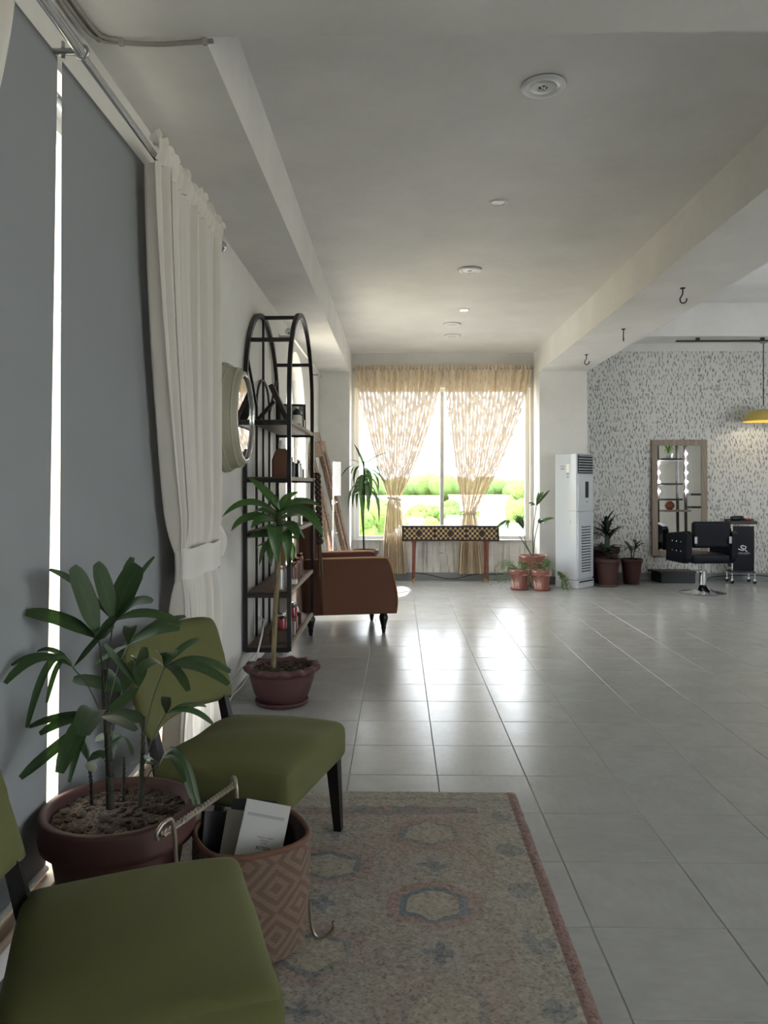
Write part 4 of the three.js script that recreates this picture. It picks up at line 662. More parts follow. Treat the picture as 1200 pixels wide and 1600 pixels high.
// ------------------------------------------------------------ lace curtains on the big window
{
  const zc = ZF + 0.1;
  const lace = (label, x0, x1, tieX, tieY, b0, b1, seed) => {
    const c = thing('lace_curtain', label, 'curtain', [0, 0, 0], 0, 'cream leaf-patterned lace curtains'), nf = 13, top = 3.07, bot = 0.1;
    const fold = (t) => Math.sin(t * nf * 2 * Math.PI + 1.1 * Math.sin(t * 17 + seed)) + 0.3 * Math.sin(t * 57 + seed);
    part('fabric', surf(240, 90, (t, v) => {
      const y = lerp(top, bot, v), hw = 0.085; let a, b, amp;
      if (y > tieY) { const s = clamp((top - y) / (top - tieY)), e = 0.18 * s + 0.82 * Math.pow(s, 1.35), k = smooth(0.9, 1, s); a = lerp(x0, tieX - hw, e - 0.04 * Math.sin(Math.PI * s) * (1 - k)); b = lerp(x1, tieX + hw, e - 0.04 * Math.sin(Math.PI * s) * (1 - k)); amp = lerp(0.022, 0.03, s) * (1 - 0.5 * k); }
      else { const s = clamp((tieY - y) / (tieY - bot)), e = Math.pow(s, 0.6); a = lerp(tieX - hw, b0, e); b = lerp(tieX + hw, b1, e); amp = lerp(0.016, 0.034, e); }
      return V(lerp(a, b, t) + 0.004 * fold(t + 0.2), y, zc + amp * fold(t));
    }), M.lace, c);
    part('ruffle_heading', surf(200, 6, (t, v) => V(lerp(x0, x1, t) + 0.006 * Math.sin(t * 190), lerp(3.13, 3.055, v) + 0.012 * Math.sin(t * 120 + 3 * Math.sin(t * 21)) * (1 - v), zc + 0.02 * Math.sin(t * 150) + 0.012)), M.lace, c);
    part('tieback', tube(Array.from({ length: 24 }, (_, i) => { const a = i / 24 * Math.PI * 2; return V(tieX + 0.1 * Math.cos(a), tieY + 0.012 * Math.sin(a * 1 + seed), zc + 0.045 * Math.sin(a)); }), 0.014, 48, 8, true), std('#cdbfa8', 0.9), c);
    return c;
  };
  lace('cream lace curtain tied low over the arm of the lattice console', 0.66, 1.93, 1.03, 0.98, 0.86, 1.24, 2);
  lace('cream lace curtain tied beside the potted corn plant', -0.63, 0.655, -0.06, 1.19, -0.245, 0.12, 5);
  const r = solo('curtain_rod', rod(V(-0.67, 3.085, zc), V(1.96, 3.085, zc), 0.01, 0.01, 12), M.steel, 'thin steel rod inside the lace curtain headings', 'curtain rod', 'chrome curtain rods');
}
// ------------------------------------------------------------ lattice console
{
  const x0 = 0.05, x1 = 1.43, y0 = 0.595, y1 = 0.815, zf = -11.0, zb = -11.205, c = thing('console_table', 'dark wooden console with three cream lattice drawers on tapered legs', 'console table', [0, 0, 0]), cw = x1 - x0, cx = (x0 + x1) / 2, zm = (zf + zb) / 2;
  part('case', [rbox(cw, 0.02, zf - zb, 0.003, cx, y1 - 0.01, zm), rbox(cw, 0.02, zf - zb, 0.003, cx, y0 + 0.01, zm), rbox(0.02, y1 - y0 - 0.04, zf - zb, 0.003, x0 + 0.01, (y0 + y1) / 2, zm), rbox(0.02, y1 - y0 - 0.04, zf - zb, 0.003, x1 - 0.01, (y0 + y1) / 2, zm), rbox(cw - 0.04, y1 - y0 - 0.04, 0.012, 0.002, cx, (y0 + y1) / 2, zb + 0.01)], M.darkWood, c);
  const dw = (cw - 0.04) / 3;
  for (let k = 0; k < 3; k++) {
    const xc = x0 + 0.02 + dw * (k + 0.5), d = part('drawer', rbox(dw - 0.006, y1 - y0 - 0.046, 0.2, 0.003, xc, (y0 + y1) / 2, zf - 0.104), M.darkWood, c), w = dw - 0.04, h = y1 - y0 - 0.075, g = [], z = zf - 0.001, yc = (y0 + y1) / 2;
    const seg = (ax, ay, bx, by) => g.push(sweepRect([V(xc + ax, yc + ay, z), V(xc + bx, yc + by, z)], 0.007, 0.006, V(0, 0, 1)));
    const ring = (ax, ay, r) => g.push(new THREE.TorusGeometry(r, 0.0038, 4, 12).translate(xc + ax, yc + ay, z));
    const nx = 6, px = w / nx, py = h / 2;
    for (let i = 0; i < nx; i++) for (let j = 0; j < 2; j++) { const ax = -w / 2 + i * px, ay = -h / 2 + j * py; if ((i === 2 || i === 3)) { const inx = i === 2 ? ax : ax + px, cut = i === 2 ? ax + px * 0.5 : ax + px * 0.5; seg(inx, j ? 0 : 0, cut, j ? py * 0.5 : -py * 0.5); seg(cut, j ? py * 0.5 : -py * 0.5, i === 2 ? ax + px : ax, j ? py : -py); seg(inx, j ? py : -py, cut, j ? py * 0.5 : -py * 0.5); continue; } seg(ax, ay, ax + px, ay + py); seg(ax + px, ay, ax, ay + py); }
    for (let i = 0; i <= nx; i++) { ring(-w / 2 + i * px, h / 2, 0.011); ring(-w / 2 + i * px, -h / 2, 0.011); if (i !== 3) ring(-w / 2 + i * px, 0, 0.011); }
    for (let i = 0; i < nx; i++) if (i < 2 || i > 3) { ring(-w / 2 + (i + 0.5) * px, py / 2, 0.009); ring(-w / 2 + (i + 0.5) * px, -py / 2, 0.009); }
    part('lattice', g, M.gold, d, 'cream fretwork lattice');
  }
  for (const [x, z] of [[0.215, zf - 0.03], [1.265, zf - 0.03], [0.235, zb + 0.03], [1.245, zb + 0.03]]) {
    const sp = x < 0.7 ? -0.018 : 0.0, l = part('leg', [rod(V(x + sp * 0.6, 0.05, z), V(x, y0 - 0.02, z), 0.012, 0.021, 14), rod(V(x, y0 - 0.02, z), V(x, y0, z), 0.03, 0.03, 14)], M.redWood, c);
    part('ferrule', rod(V(x + sp * 0.66, 0, z), V(x + sp * 0.6, 0.052, z), 0.009, 0.0125, 14), std('#b39a6a', 0.35, { metalness: 0.8 }), l, 'brass foot');
  }
}
solo('black_cable', tube([V(0.2, 0.1, ZF + 0.03), V(0.4, 0.09, ZF + 0.05), V(0.65, 0.045, ZF + 0.14), V(0.85, 0.04, ZF + 0.14), V(1.1, 0.085, ZF + 0.05), V(1.3, 0.09, ZF + 0.03), V(1.55, 0.09, ZF + 0.03)], 0.005, 60, 6), M.blackCable, 'thin black cable sagging along the wall under the lattice console', 'cable');
solo('wall_bracket', [rbox(0.06, 0.012, 0.02, 0.003, 0.62, 0.4, ZF + 0.02), rbox(0.012, 0.045, 0.02, 0.003, 0.6, 0.405, ZF + 0.02), rbox(0.05, 0.012, 0.016, 0.003, 0.645, 0.39, ZF + 0.02)].map((g) => g), M.steel, 'small broken metal bracket on the stained wall under the console', 'bracket');
// ------------------------------------------------------------ corn plant by the big window
{
  const P = V(-0.475, 0, -10.7), g = pot('corn_plant', 'tall corn plant on a thin cane in a plum pot before the lace curtain', [P.x, P.y, P.z], 0.2, 0.5, M.terraPlum, { rim: 0.06, taper: 0.7 });
  const L = (u, v, d) => at(u, v, d).sub(P);
  part('cane', tube([V(0, 0.44, 0), V(-0.01, 0.9, 0), V(0, 1.3, 0), V(-0.005, 1.72, 0)], 0.013, 30, 10), M.stem, g);
  const tips = [[552, 692, 10.2, 0.07, 563, 712, 0], [611, 706, 10.1, 0.06, 585, 712, 0], [540, 722, 10.25, 0.06, 548, 714, 0], [533, 745, 10.1, 0.06, 546, 722, 0], [611, 760, 10.3, 0.05, 606, 728, 1], [603, 757, 10.0, 0.05, 590, 735, 1], [576, 703, 10.3, 0.06, 570, 715, 0], [593, 745, 10.4, 0.05, 592, 718, 0], [548, 742, 10.45, 0.05, 552, 725, 0]];
  for (const [u, v, d, w, cu, cv] of tips) part('leaf', leafGeo(L(568, 728, 10.72), L(u, v, d + 0.42), L(cu, cv, (d + 10.72) / 2 + 0.21), w, { seg: 10, fold: 0.3, pk: 0.85 }), M.farLeaf, g);
  const r = rng(31);
  for (let i = 0; i < 20; i++) { const a = i * 2.4, y0 = 1.66 - i * 0.022, len = 0.26 + r() * 0.22, R = 0.09 + r() * 0.15; const b = V(0, y0, 0), t = V(R * Math.cos(a) * 1.15, y0 - len, R * Math.sin(a)), c = V(R * 1.25 * Math.cos(a), y0 + 0.07, R * 1.25 * Math.sin(a)); part('leaf', leafGeo(b, t, c, 0.055 + r() * 0.02, { seg: 9, fold: 0.3, pk: 1.0, up: V(Math.cos(a) * 0.6, 0.8, Math.sin(a) * 0.6) }), M.farLeaf, g); }
}
// ------------------------------------------------------------ pots between the window and the air conditioner
function fernFoliage(g, h, seed, spread, droop = [0, 0], n = 16) {
  const r = rng(seed), geo = [];
  for (let i = 0; i < n; i++) {
    const a = r() * 6.28, R = spread * (0.4 + 0.6 * r()), up = 0.06 + r() * 0.2, c = new THREE.QuadraticBezierCurve3(V(0.02 * Math.cos(a), h - 0.03, 0.02 * Math.sin(a)), V(R * 0.5 * Math.cos(a) + droop[0] * 0.3, h + up, R * 0.5 * Math.sin(a) + droop[1] * 0.3), V(R * Math.cos(a) + droop[0] * r(), h + up * 0.4 - r() * (droop[0] || droop[1] ? 0.35 : 0.12), R * Math.sin(a) + droop[1] * r()));
    geo.push(new THREE.TubeGeometry(c, 8, 0.0014, 3, false));
    for (let k = 0; k < 70; k++) { const t = 0.2 + 0.8 * r(), p = c.getPoint(t), s = 0.012 + r() * 0.016, d = V(r() - 0.5, r() - 0.4, r() - 0.5).normalize().multiplyScalar(s * 1.6), e = V(r() - 0.5, r() - 0.5, r() - 0.5).normalize().multiplyScalar(s * 0.16); const q = new THREE.BufferGeometry(); q.setAttribute('position', new THREE.Float32BufferAttribute([p.x - e.x, p.y - e.y, p.z - e.z, p.x + e.x, p.y + e.y, p.z + e.z, p.x + d.x, p.y + d.y, p.z + d.z], 3)); q.computeVertexNormals(); geo.push(q); }
  }
  const f = part('foliage', geo, M.fernLeaf, g); f.userData.kind = 'stuff'; return f;
}
{
  const f1 = pot('asparagus_fern', 'asparagus fern in a worn clay pot on a saucer, beside the console', [1.614, 0, -10.36], 0.135, 0.27, M.terraOld, { saucer: M.terracotta, rim: 0.075, group: 'ferns in clay pots' }); fernFoliage(f1, 0.27, 5, 0.3, [-0.18, 0.05], 17);
  const f2 = pot('asparagus_fern', 'asparagus fern in a lime-crusted clay pot against the air conditioner', [1.894, 0, -10.3], 0.132, 0.265, M.terraOld, { saucer: M.terracotta, rim: 0.07, group: 'ferns in clay pots' }); fernFoliage(f2, 0.27, 15, 0.2, [0.0, 0.0], 14);
  { const h = []; const r = rng(6); for (let i = 0; i < 7; i++) { const a = 0.05 + r() * 0.16; h.push(V(0, 0, 0)); const c = new THREE.CubicBezierCurve3(V(0.03, 0.25, 0.03), V(0.18, 0.34, 0.1), V(0.24 + a * 0.5, 0.2, 0.14), V(0.16 + a, 0.02 + r() * 0.05, 0.16 + r() * 0.06)); const gs = [new THREE.TubeGeometry(c, 10, 0.0014, 3, false)]; for (let k = 0; k < 130; k++) { const p = c.getPoint(0.45 + 0.55 * r()), s = 0.012 + r() * 0.02, d = V(r() - 0.5, r() - 0.6, r() - 0.5).normalize().multiplyScalar(s * 1.5), e = V(r() - 0.5, r() - 0.5, r() - 0.5).normalize().multiplyScalar(s * 0.16); const q = new THREE.BufferGeometry(); q.setAttribute('position', new THREE.Float32BufferAttribute([p.x - e.x, p.y - e.y, p.z - e.z, p.x + e.x, p.y + e.y, p.z + e.z, p.x + d.x, p.y + d.y, p.z + d.z], 3)); q.computeVertexNormals(); gs.push(q); } part('trailing_frond', gs, M.fernLeaf, f2).userData.kind = 'stuff'; } }
  const P = V(1.85, 0, -10.68), g = pot('fan_palm', 'young fan palm with four thin stalks in a wide old clay pot', [P.x, P.y, P.z], 0.195, 0.432, M.terraOld, { rim: 0.11, taper: 0.72 });
  const L = (u, v, d) => at(u, v, d).sub(P), base = V(0.0, 0.39, 0.0);
  const fans = [[[838, 791, 10.72], [833, 830, 10.72], [[842, 768, 10.7, 0.035], [846, 768, 10.8, 0.035], [850, 768, 10.65, 0.04], [860, 765, 10.7, 0.035], [826, 787, 10.5, 0.05], [829, 790, 10.6, 0.03], [856, 771, 10.8, 0.03]]],
    [[818, 828, 10.72], [822, 850, 10.72], [[802, 805, 10.7, 0.03], [805, 803, 10.75, 0.03], [808, 803, 10.65, 0.03], [812, 804, 10.7, 0.03], [815, 806, 10.75, 0.03], [800, 808, 10.7, 0.025], [817, 812, 10.7, 0.03]]],
    [[841, 818, 10.72], [836, 840, 10.72], [[867, 810, 10.6, 0.06], [854, 820, 10.55, 0.03], [845, 811, 10.7, 0.04], [848, 812, 10.6, 0.035]]],
    [[794, 813, 10.5], [812, 838, 10.62], [[773, 828, 10.3, 0.05], [780, 823, 10.35, 0.03], [787, 829, 10.4, 0.02], [793, 829, 10.42, 0.04], [803, 823, 10.45, 0.012]]]];
  for (const [h, m, tips] of fans) { const H = L(...h); part('stalk', tube([base, L(...m), H], 0.006, 20, 6), M.petiole, g); for (const [u, v, d, w] of tips) { const t = L(u, v, d); part('leaf', leafGeo(H, t, H.clone().lerp(t, 0.5).add(V(0, 0.03, 0)), w, { seg: 7, fold: 0.4, pk: 0.9, up: V(0.1, 0.6, 0.8) }), M.farLeaf, g); } }
}
// ------------------------------------------------------------ floor air conditioner
{
  const W = 0.44, D = 0.35, H = 1.82, a = thing('floor_air_conditioner', 'tall white floor-standing air conditioner turned beside the pier', 'air conditioner', [2.418, 0, -10.672], 0.84);
  // local: +z front face, +x to the right of it
  const zf = D / 2;
  part('cabinet', [rbox(W, 0.11, D, 0.012, 0, 0.055, 0), rbox(W, H - 0.11, D - 0.02, 0.015, 0, 0.11 + (H - 0.11) / 2, -0.01)], M.plastic, a);
  part('lower_panel', rbox(W - 0.02, 0.9, 0.02, 0.01, 0, 0.585, zf - 0.012), M.plastic, a);
  part('upper_panel', rbox(W - 0.02, 0.5, 0.02, 0.01, 0, 1.29, zf - 0.012), M.plastic, a);
  part('outlet', rbox(W - 0.04, 0.25, 0.012, 0.004, 0, 1.675, zf - 0.012), M.darkVoid, a, 'dark air outlet');
  for (let i = 0; i < 7; i++) part('louvre', rbox(W - 0.05, 0.01, 0.03, 0.003, 0, 1.57 + i * 0.036, zf - 0.004), M.plastic, a);
  for (let i = 0; i < 17; i++) { part('intake_slat', rbox(0.25, 0.014, 0.012, 0.003, 0, 0.24 + i * 0.0375, zf + 0.001).translate(0, 0, 0), M.plastic, a); part('intake_gap', box(0.25, 0.012, 0.004, 0, 0.24 + i * 0.0375 - 0.0145, zf - 0.0022), M.darkVoid, a); }
  part('display', rbox(0.085, 0.22, 0.006, 0.003, 0.02, 1.33, zf), M.darkVoid, a);
  part('receiver', rbox(0.012, 0.022, 0.004, 0.002, 0.02, 1.165, zf), M.darkVoid, a);
  part('base_slot', box(W - 0.06, 0.02, 0.003, 0, 0.09, zf - 0.0005), M.darkVoid, a);
  part('badge', rbox(0.03, 0.02, 0.006, 0.003, -0.11, 0.42, zf + 0.004), M.chrome, a);
  // stickers on the side (local -x)
  const sx = -W / 2 - 0.0008;
  part('sticker', box(0.001, 0.11, 0.045, sx, 1.62, 0.02), std('#f1efe6', 0.6), a, 'white paper sticker');
  part('sticker', box(0.001, 0.012, 0.07, sx, 1.645, -0.06), std('#8f8a7c', 0.6), a); part('sticker', box(0.001, 0.012, 0.06, sx, 1.61, -0.06), std('#77736a', 0.6), a);
  part('sticker', box(0.001, 0.02, 0.03, sx, 1.54, 0.02), std('#8b8d8e', 0.6), a); part('sticker', box(0.001, 0.022, 0.03, sx, 1.5, 0.02), std('#9a9c9c', 0.6), a);
  part('sticker_ring', [new THREE.TorusGeometry(0.025, 0.003, 4, 20).scale(1, 1, 0.2).rotateY(Math.PI / 2).translate(sx, 0.19, -0.02), new THREE.TorusGeometry(0.016, 0.003, 4, 20).scale(1, 1, 0.2).rotateY(Math.PI / 2).translate(sx, 0.13, -0.015)], std('#b99a4e', 0.5), a, 'yellow ring marks');
  part('side_seam', [box(0.001, 0.003, 0.15, sx, 1.045, 0.09), box(0.001, 0.06, 0.004, sx, 0.9, 0.06)], std('#6e7274', 0.6), a);
}
// ------------------------------------------------------------ dark plants by the wallpaper
{
  const mk = (name, label, p, rT, h, m, leaves, seed, o) => { const g = pot(name, label, p, rT, h, m, { rim: h * 0.14, taper: 0.68, ...o }), r = rng(seed); for (const st of o.stems) { const top = V(st[0], h + st[1], st[2]); part('stem', tube([V(st[0] * 0.3, h - 0.06, st[2] * 0.3), V(st[0] * 0.7, h + st[1] * 0.5, st[2] * 0.7), top], st[3] ?? 0.012, 14, 7), M.stem, g); for (let i = 0; i < leaves; i++) { const a = i * 2.4 + seed + st[0] * 9, el = 0.15 + r() * 0.9, len = o.len * (0.7 + 0.5 * r()), b = top.clone().add(V(0, -r() * st[1] * 0.5, 0)), t = b.clone().add(V(len * Math.cos(a) * Math.cos(el), len * Math.sin(el) - 0.1 * r(), len * Math.sin(a) * Math.cos(el) * (o.zs ?? 1))), c = b.clone().lerp(t, 0.5).add(V(0, 0.06, 0)); part('leaf', leafGeo(b, t, c, o.w * (0.8 + 0.4 * r()), { seg: 8, fold: 0.3, pk: 0.8 }), M.darkLeaf, g); } } return g; };
  mk('dracaena_shrub', 'big dark dracaena in a clay pot behind the air conditioner', [2.95, 0, -11.145], 0.215, 0.5, M.terraDark, 17, 3, { len: 0.29, zs: 0.5, w: 0.065, stems: [[0.05, 0.18, 0.04], [0.02, 0.36, 0.02]] });
  mk('dracaena_shrub', 'lower dark dracaena in a clay pot on a grey saucer', [2.885, 0, -10.74], 0.175, 0.38, M.terraDark, 14, 7, { len: 0.26, w: 0.07, stems: [[0, 0.1, 0, 0.025]], saucer: std('#6a5d55', 0.9) });
  const c = mk('ti_plant', 'small plant with upright dark leaves in a clay pot below the switches', [3.285, 0, -10.98], 0.155, 0.355, M.terraDark, 7, 11, { len: 0.22, w: 0.06, stems: [[0.0, 0.14, 0, 0.008], [0.05, 0.22, 0.02, 0.006]] });
}
// ------------------------------------------------------------ styling corner
{
  const m = thing('wall_mirror', 'tall mirror in a weathered grey-brown wooden frame on the wallpaper', 'mirror', [4.085, 0.36, ZF + 0.006]), W = 0.8, H = 1.69, t = 0.085;
  const Q = (g) => g.rotateX(-0.012).translate(0, 0, 0.045);
  part('frame_side', Q(rbox(t, H, 0.045, 0.006, -W / 2 + t / 2, H / 2, 0)), M.rustic, m); part('frame_side', Q(rbox(t, H, 0.045, 0.006, W / 2 - t / 2, H / 2, 0)), M.rustic, m);
  part('frame_rail', Q(rbox(W - 2 * t, t, 0.043, 0.006, 0, H - t / 2, 0)), M.rustic, m); part('frame_rail', Q(rbox(W - 2 * t, t, 0.043, 0.006, 0, t / 2, 0)), M.rustic, m);
  part('mirror_glass', Q(box(W - 2 * t + 0.01, H - 2 * t + 0.01, 0.006, 0, H / 2, 0.004)), M.mirror, m);
  const sp = (x, label) => { const s = thing('switch_plate', label, 'switch', [x, 1.288, ZF + 0.004]); part('plate', rbox(0.125, 0.078, 0.009, 0.003, 0, 0, 0.0045), M.paper, s); part('rocker', [rbox(0.03, 0.05, 0.004, 0.001, -0.03, 0, 0.01), rbox(0.03, 0.05, 0.004, 0.001, 0.012, 0, 0.01)], std('#b9b9b4', 0.5), s); };
  sp(3.005, 'papered wall switch plate beside the air conditioner'); sp(3.142, 'papered wall switch plate beside the other towards the tall mirror');
  const b = thing('footrest_step', 'low black wooden step against the wallpaper below the tall mirror', 'step', [3.93, 0, -11.2], 0);
  part('step_body', shapeExtrude([[-0.25, 0.16], [-0.2, -0.12], [0.27, -0.12], [0.27, 0.16]].map(([x, y]) => [x, y]), 0.135, 0.004).rotateX(-Math.PI / 2).translate(0, 0.005, 0.03), std('#14181f', 0.5), b);
  part('step_top', shapeExtrude([[-0.3, 0.16], [-0.23, -0.135], [0.285, -0.135], [0.285, 0.16]], 0.02, 0.003).rotateX(-Math.PI / 2).translate(0, 0.147, 0.03), M.darkWood, b);
}
{ // salon chair seen from behind
  const c = thing('salon_chair', 'black leather salon chair with studded arms on a chrome disc base', 'salon chair', [3.93, 0, -10.07], 0.1);
  part('base_disc', lathe([[0, 0], [0.285, 0], [0.285, 0.006], [0.27, 0.012], [0.15, 0.03], [0.09, 0.06], [0.06, 0.1], [0.05, 0.11], [0, 0.11]], 56), M.chrome, c);
  part('column', [new THREE.CylinderGeometry(0.043, 0.043, 0.17, 28).translate(0, 0.19, 0), new THREE.CylinderGeometry(0.05, 0.05, 0.014, 28).translate(0, 0.11, 0), new THREE.CylinderGeometry(0.048, 0.048, 0.012, 28).translate(0, 0.276, 0)], M.chrome, c);
  part('piston', new THREE.CylinderGeometry(0.02, 0.02, 0.14, 20).translate(0, 0.33, 0), M.steel, c);
  part('pump_lever', [rod(V(0, 0.27, 0), V(-0.045, 0.265, 0.04), 0.008), rod(V(-0.045, 0.265, 0.04), V(-0.06, 0.235, 0.06), 0.009)], M.chrome, c);
  part('foot_bar', [rod(V(0.02, 0.27, -0.04), V(0.05, 0.26, -0.3), 0.009), rod(V(0.05, 0.26, -0.3), V(0.22, 0.26, -0.32), 0.01)], M.chrome, c);
  part('seat', puff(0.5, 0.115, 0.5, 0.035, 0.02, 14).translate(0, 0.455, -0.02), M.leather, c);
  const br = new RoundedBoxGeometry(0.5, 0.335, 0.075, 6, 0.036); { const p = br.attributes.position; for (let i = 0; i < p.count; i++) { const x = p.getX(i), y = p.getY(i), z = p.getZ(i); p.setXYZ(i, x * (1 + 0.02 * y), y, z + 0.03 * (y + 0.17) + 0.02 * (x / 0.25) ** 2 * -1); } br.computeVertexNormals(); }
  part('backrest', br.translate(0, 0.765, 0.215), M.leather, c);
  for (const s of [-1, 1]) {
    const arm = part('armrest', shapeExtrude([[-0.3, 0.0], [0.16, 0.0], [0.24, 0.06], [0.25, 0.36], [0.2, 0.385], [-0.25, 0.34], [-0.3, 0.3]], 0.06, 0.014).rotateY(-Math.PI / 2).translate(s * 0.3 + 0.03, 0.41, -0.02), M.leather, c);
    const studs = []; for (let i = 0; i < 3; i++) for (let j = 0; j < 2; j++) studs.push(new THREE.SphereGeometry(0.01, 8, 6).translate(s * 0.3 + s * 0.046, 0.55 + j * 0.12, -0.13 + i * 0.12)); part('studs', studs, M.chrome, arm, 'crystal studs');
    part('bracket', rbox(0.035, 0.085, 0.012, 0.003, s * 0.225, 0.7, 0.262), M.steel, c);
  }
}
{ // trolley
  const t = thing('salon_trolley', 'black salon trolley with chrome legs, castors and a white logo', 'trolley', [4.865, 0, -11.1], -0.12), legs = [[-0.15, 0.12], [0.15, 0.12], [-0.15, -0.13], [0.15, -0.13]];
  for (const [x, z] of legs) { part('leg', rod(V(x, 0.06, z), V(x, 0.845, z), 0.0105, 0.0105, 12), M.chrome, t); const k = part('castor', [new THREE.CylinderGeometry(0.026, 0.026, 0.02, 18).rotateZ(Math.PI / 2).rotateY(0.6).translate(x, 0.026, z)], std('#17181a', 0.6), t); part('castor_fork', rbox(0.034, 0.03, 0.02, 0.004, x, 0.052, z), M.chrome, k); }
  part('top_tray', [rbox(0.36, 0.045, 0.32, 0.01, 0, 0.865, 0), rbox(0.36, 0.02, 0.02, 0.006, 0, 0.893, -0.15)], std('#0f1114', 0.45), t);
  part('front_panel', rbox(0.282, 0.64, 0.006, 0.002, 0, 0.495, 0.125), phy('#0b0f15', 0.45, { specularIntensity: 0.4 }), t);
  part('bottom_shelf', rbox(0.32, 0.025, 0.27, 0.006, 0, 0.17, 0), std('#0f1114', 0.5), t);
  part('side_panel', [rbox(0.006, 0.55, 0.2, 0.002, -0.146, 0.5, 0)], std('#1a1d20', 0.5), t);
  for (let i = 0; i < 4; i++) part('drawer', [rbox(0.27, 0.1, 0.22, 0.004, 0, 0.3 + i * 0.13, -0.01)], std('#14171b', 0.5), t);
  const logo = canvasTex(256, 192, (c, w, h) => {
    c.fillStyle = '#0b0f15'; c.fillRect(0, 0, w, h); c.strokeStyle = '#d5d8da'; c.lineCap = 'round'; c.lineJoin = 'round'; c.lineWidth = 15;
    c.beginPath(); c.moveTo(128, 36); c.bezierCurveTo(104, 22, 84, 40, 92, 58); c.bezierCurveTo(100, 72, 132, 70, 128, 92); c.bezierCurveTo(122, 108, 82, 96, 56, 82); c.stroke();
    c.lineWidth = 13; c.beginPath(); c.moveTo(140, 40); c.bezierCurveTo(168, 36, 166, 68, 146, 78); c.bezierCurveTo(150, 98, 162, 112, 176, 122); c.stroke();
    c.fillStyle = '#b9bdc0'; c.textAlign = 'center'; c.font = 'bold 23px serif'; c.fillText('SAIMA RASHID', 128, 153); c.fillStyle = '#8d9295'; c.font = '11px sans-serif'; c.fillText('SALON BY SAIMA RASHID', 128, 173);
  });
  part('logo', new THREE.PlaneGeometry(0.24, 0.18).translate(0, 0.48, 0.1286), phy('#ffffff', 0.5, { map: logo, specularIntensity: 0.4 }), t, 'white script monogram with small lettering');
  const d = thing('hair_dryer', 'black hair dryer lying on the trolley tray', 'hair dryer', [4.83, 0.8885, -11.08], 0.2);
  part('barrel', [lathe([[0, 0], [0.03, 0], [0.034, 0.05], [0.036, 0.14], [0.028, 0.18], [0, 0.18]], 18).rotateZ(Math.PI / 2 + 0.03).translate(0.06, 0.036, 0)], std('#121315', 0.4), d);
  part('handle', rod(V(-0.01, 0.03, 0), V(0.03, 0.02, 0.1), 0.014), std('#121315', 0.4), d);
  const k = thing('hair_brush', 'red and black hair brush lying on the trolley tray', 'brush', [4.95, 0.888, -11.08], 0.5);
  part('brush_head', rbox(0.1, 0.03, 0.04, 0.012, 0, 0.016, 0), std('#a8222c', 0.5), k); part('handle', rod(V(0.05, 0.014, 0), V(0.13, 0.012, 0), 0.009), std('#121315', 0.4), k);
}
solo('black_cable', tube([V(4.3, 0.009, -10.98), V(4.42, 0.009, -11.2), V(4.6, 0.06, ZF + 0.03), V(5.2, 0.08, ZF + 0.03), V(5.6, 0.04, ZF + 0.03), V(6.2, 0.012, ZF + 0.06)], 0.0055, 50, 6), M.blackCable, 'black power lead along the skirting behind the trolley', 'cable');
// pendant and its track
{
  const t = thing('lamp_track', 'dark lamp track fixed under the beam above the wallpaper', 'track', [0, 0, 0]);
  part('track_rail', rbox(2.6, 0.022, 0.05, 0.003, 5.2, 3.412, -10.95), std('#2c2523', 0.5), t);
  for (const x of [4.2, 5.1, 6.2]) part('mount', rbox(0.05, 0.045, 0.04, 0.003, x, 3.437, -10.95), std('#2c2523', 0.5), t);
  const p = thing('pendant_lamp', 'yellow enamel dome pendant lamp hanging before the wallpaper', 'pendant lamp', [5.115, 0, -10.95]);
  part('ceiling_cap', lathe([[0, 0], [0.06, 0], [0.055, -0.012], [0.02, -0.03], [0, -0.03]].reverse(), 20).translate(0, 3.401, 0), M.steel, p);
  part('cord', rod(V(0, 2.49, 0), V(0, 3.38, 0), 0.007), M.blackCable, p);
  const dome = lathe([[0.268, 2.283], [0.262, 2.31], [0.24, 2.355], [0.2, 2.398], [0.14, 2.43], [0.07, 2.447], [0.03, 2.45], [0.03, 2.452], [0.074, 2.451], [0.143, 2.434], [0.203, 2.402], [0.244, 2.358], [0.266, 2.31], [0.272, 2.283]].reverse(), 48);
  part('shade', dome, phy('#b59f4e', 0.4, { clearcoat: 0.3 }), p);
  part('socket', rod(V(0, 2.43, 0), V(0, 2.5, 0), 0.022, 0.016, 14), M.chrome, p);
  part('bulb', new THREE.SphereGeometry(0.04, 20, 14).translate(0, 2.385, 0), std('#fff6e6', 0.4, { emissive: '#fff1dc', emissiveIntensity: 3 }), p);
  const l = new THREE.PointLight('#fff3e2', 0.25); l.position.set(0, 2.385, 0); l.shadow.radius = 2; l.castShadow = true; p.add(l);
}
// ------------------------------------------------------------ ceiling fittings
function diffuser(label, x, z) {
  const d = thing('ceiling_diffuser', label, 'ceiling vent', [x, HC, z], 0, 'round ceiling diffusers');
  part('outer_ring', lathe([[0.066, -0.012], [0.076, -0.016], [0.084, -0.02], [0.098, -0.018], [0.107, -0.01], [0.109, 0], [0.06, 0]].reverse(), 48), M.white, d);
  part('inner_disc', lathe([[0.021, -0.013], [0.03, -0.017], [0.062, -0.014], [0.066, -0.012], [0.066, -0.002], [0.021, -0.002]].reverse(), 40), M.frameGrey, d);
  part('hub', new THREE.CylinderGeometry(0.0215, 0.0215, 0.008, 24).translate(0, -0.007, 0), M.darkVoid, d);
  part('cross_vane', [rbox(0.044, 0.005, 0.006, 0.001, 0, -0.014, 0).rotateY(0.7), rbox(0.044, 0.005, 0.006, 0.001, 0, -0.014, 0).rotateY(-0.87)], M.white, d);
  return d;
}
const dif = diffuser('round white ceiling diffuser nearest the cross beam', 0.7, -3.756);
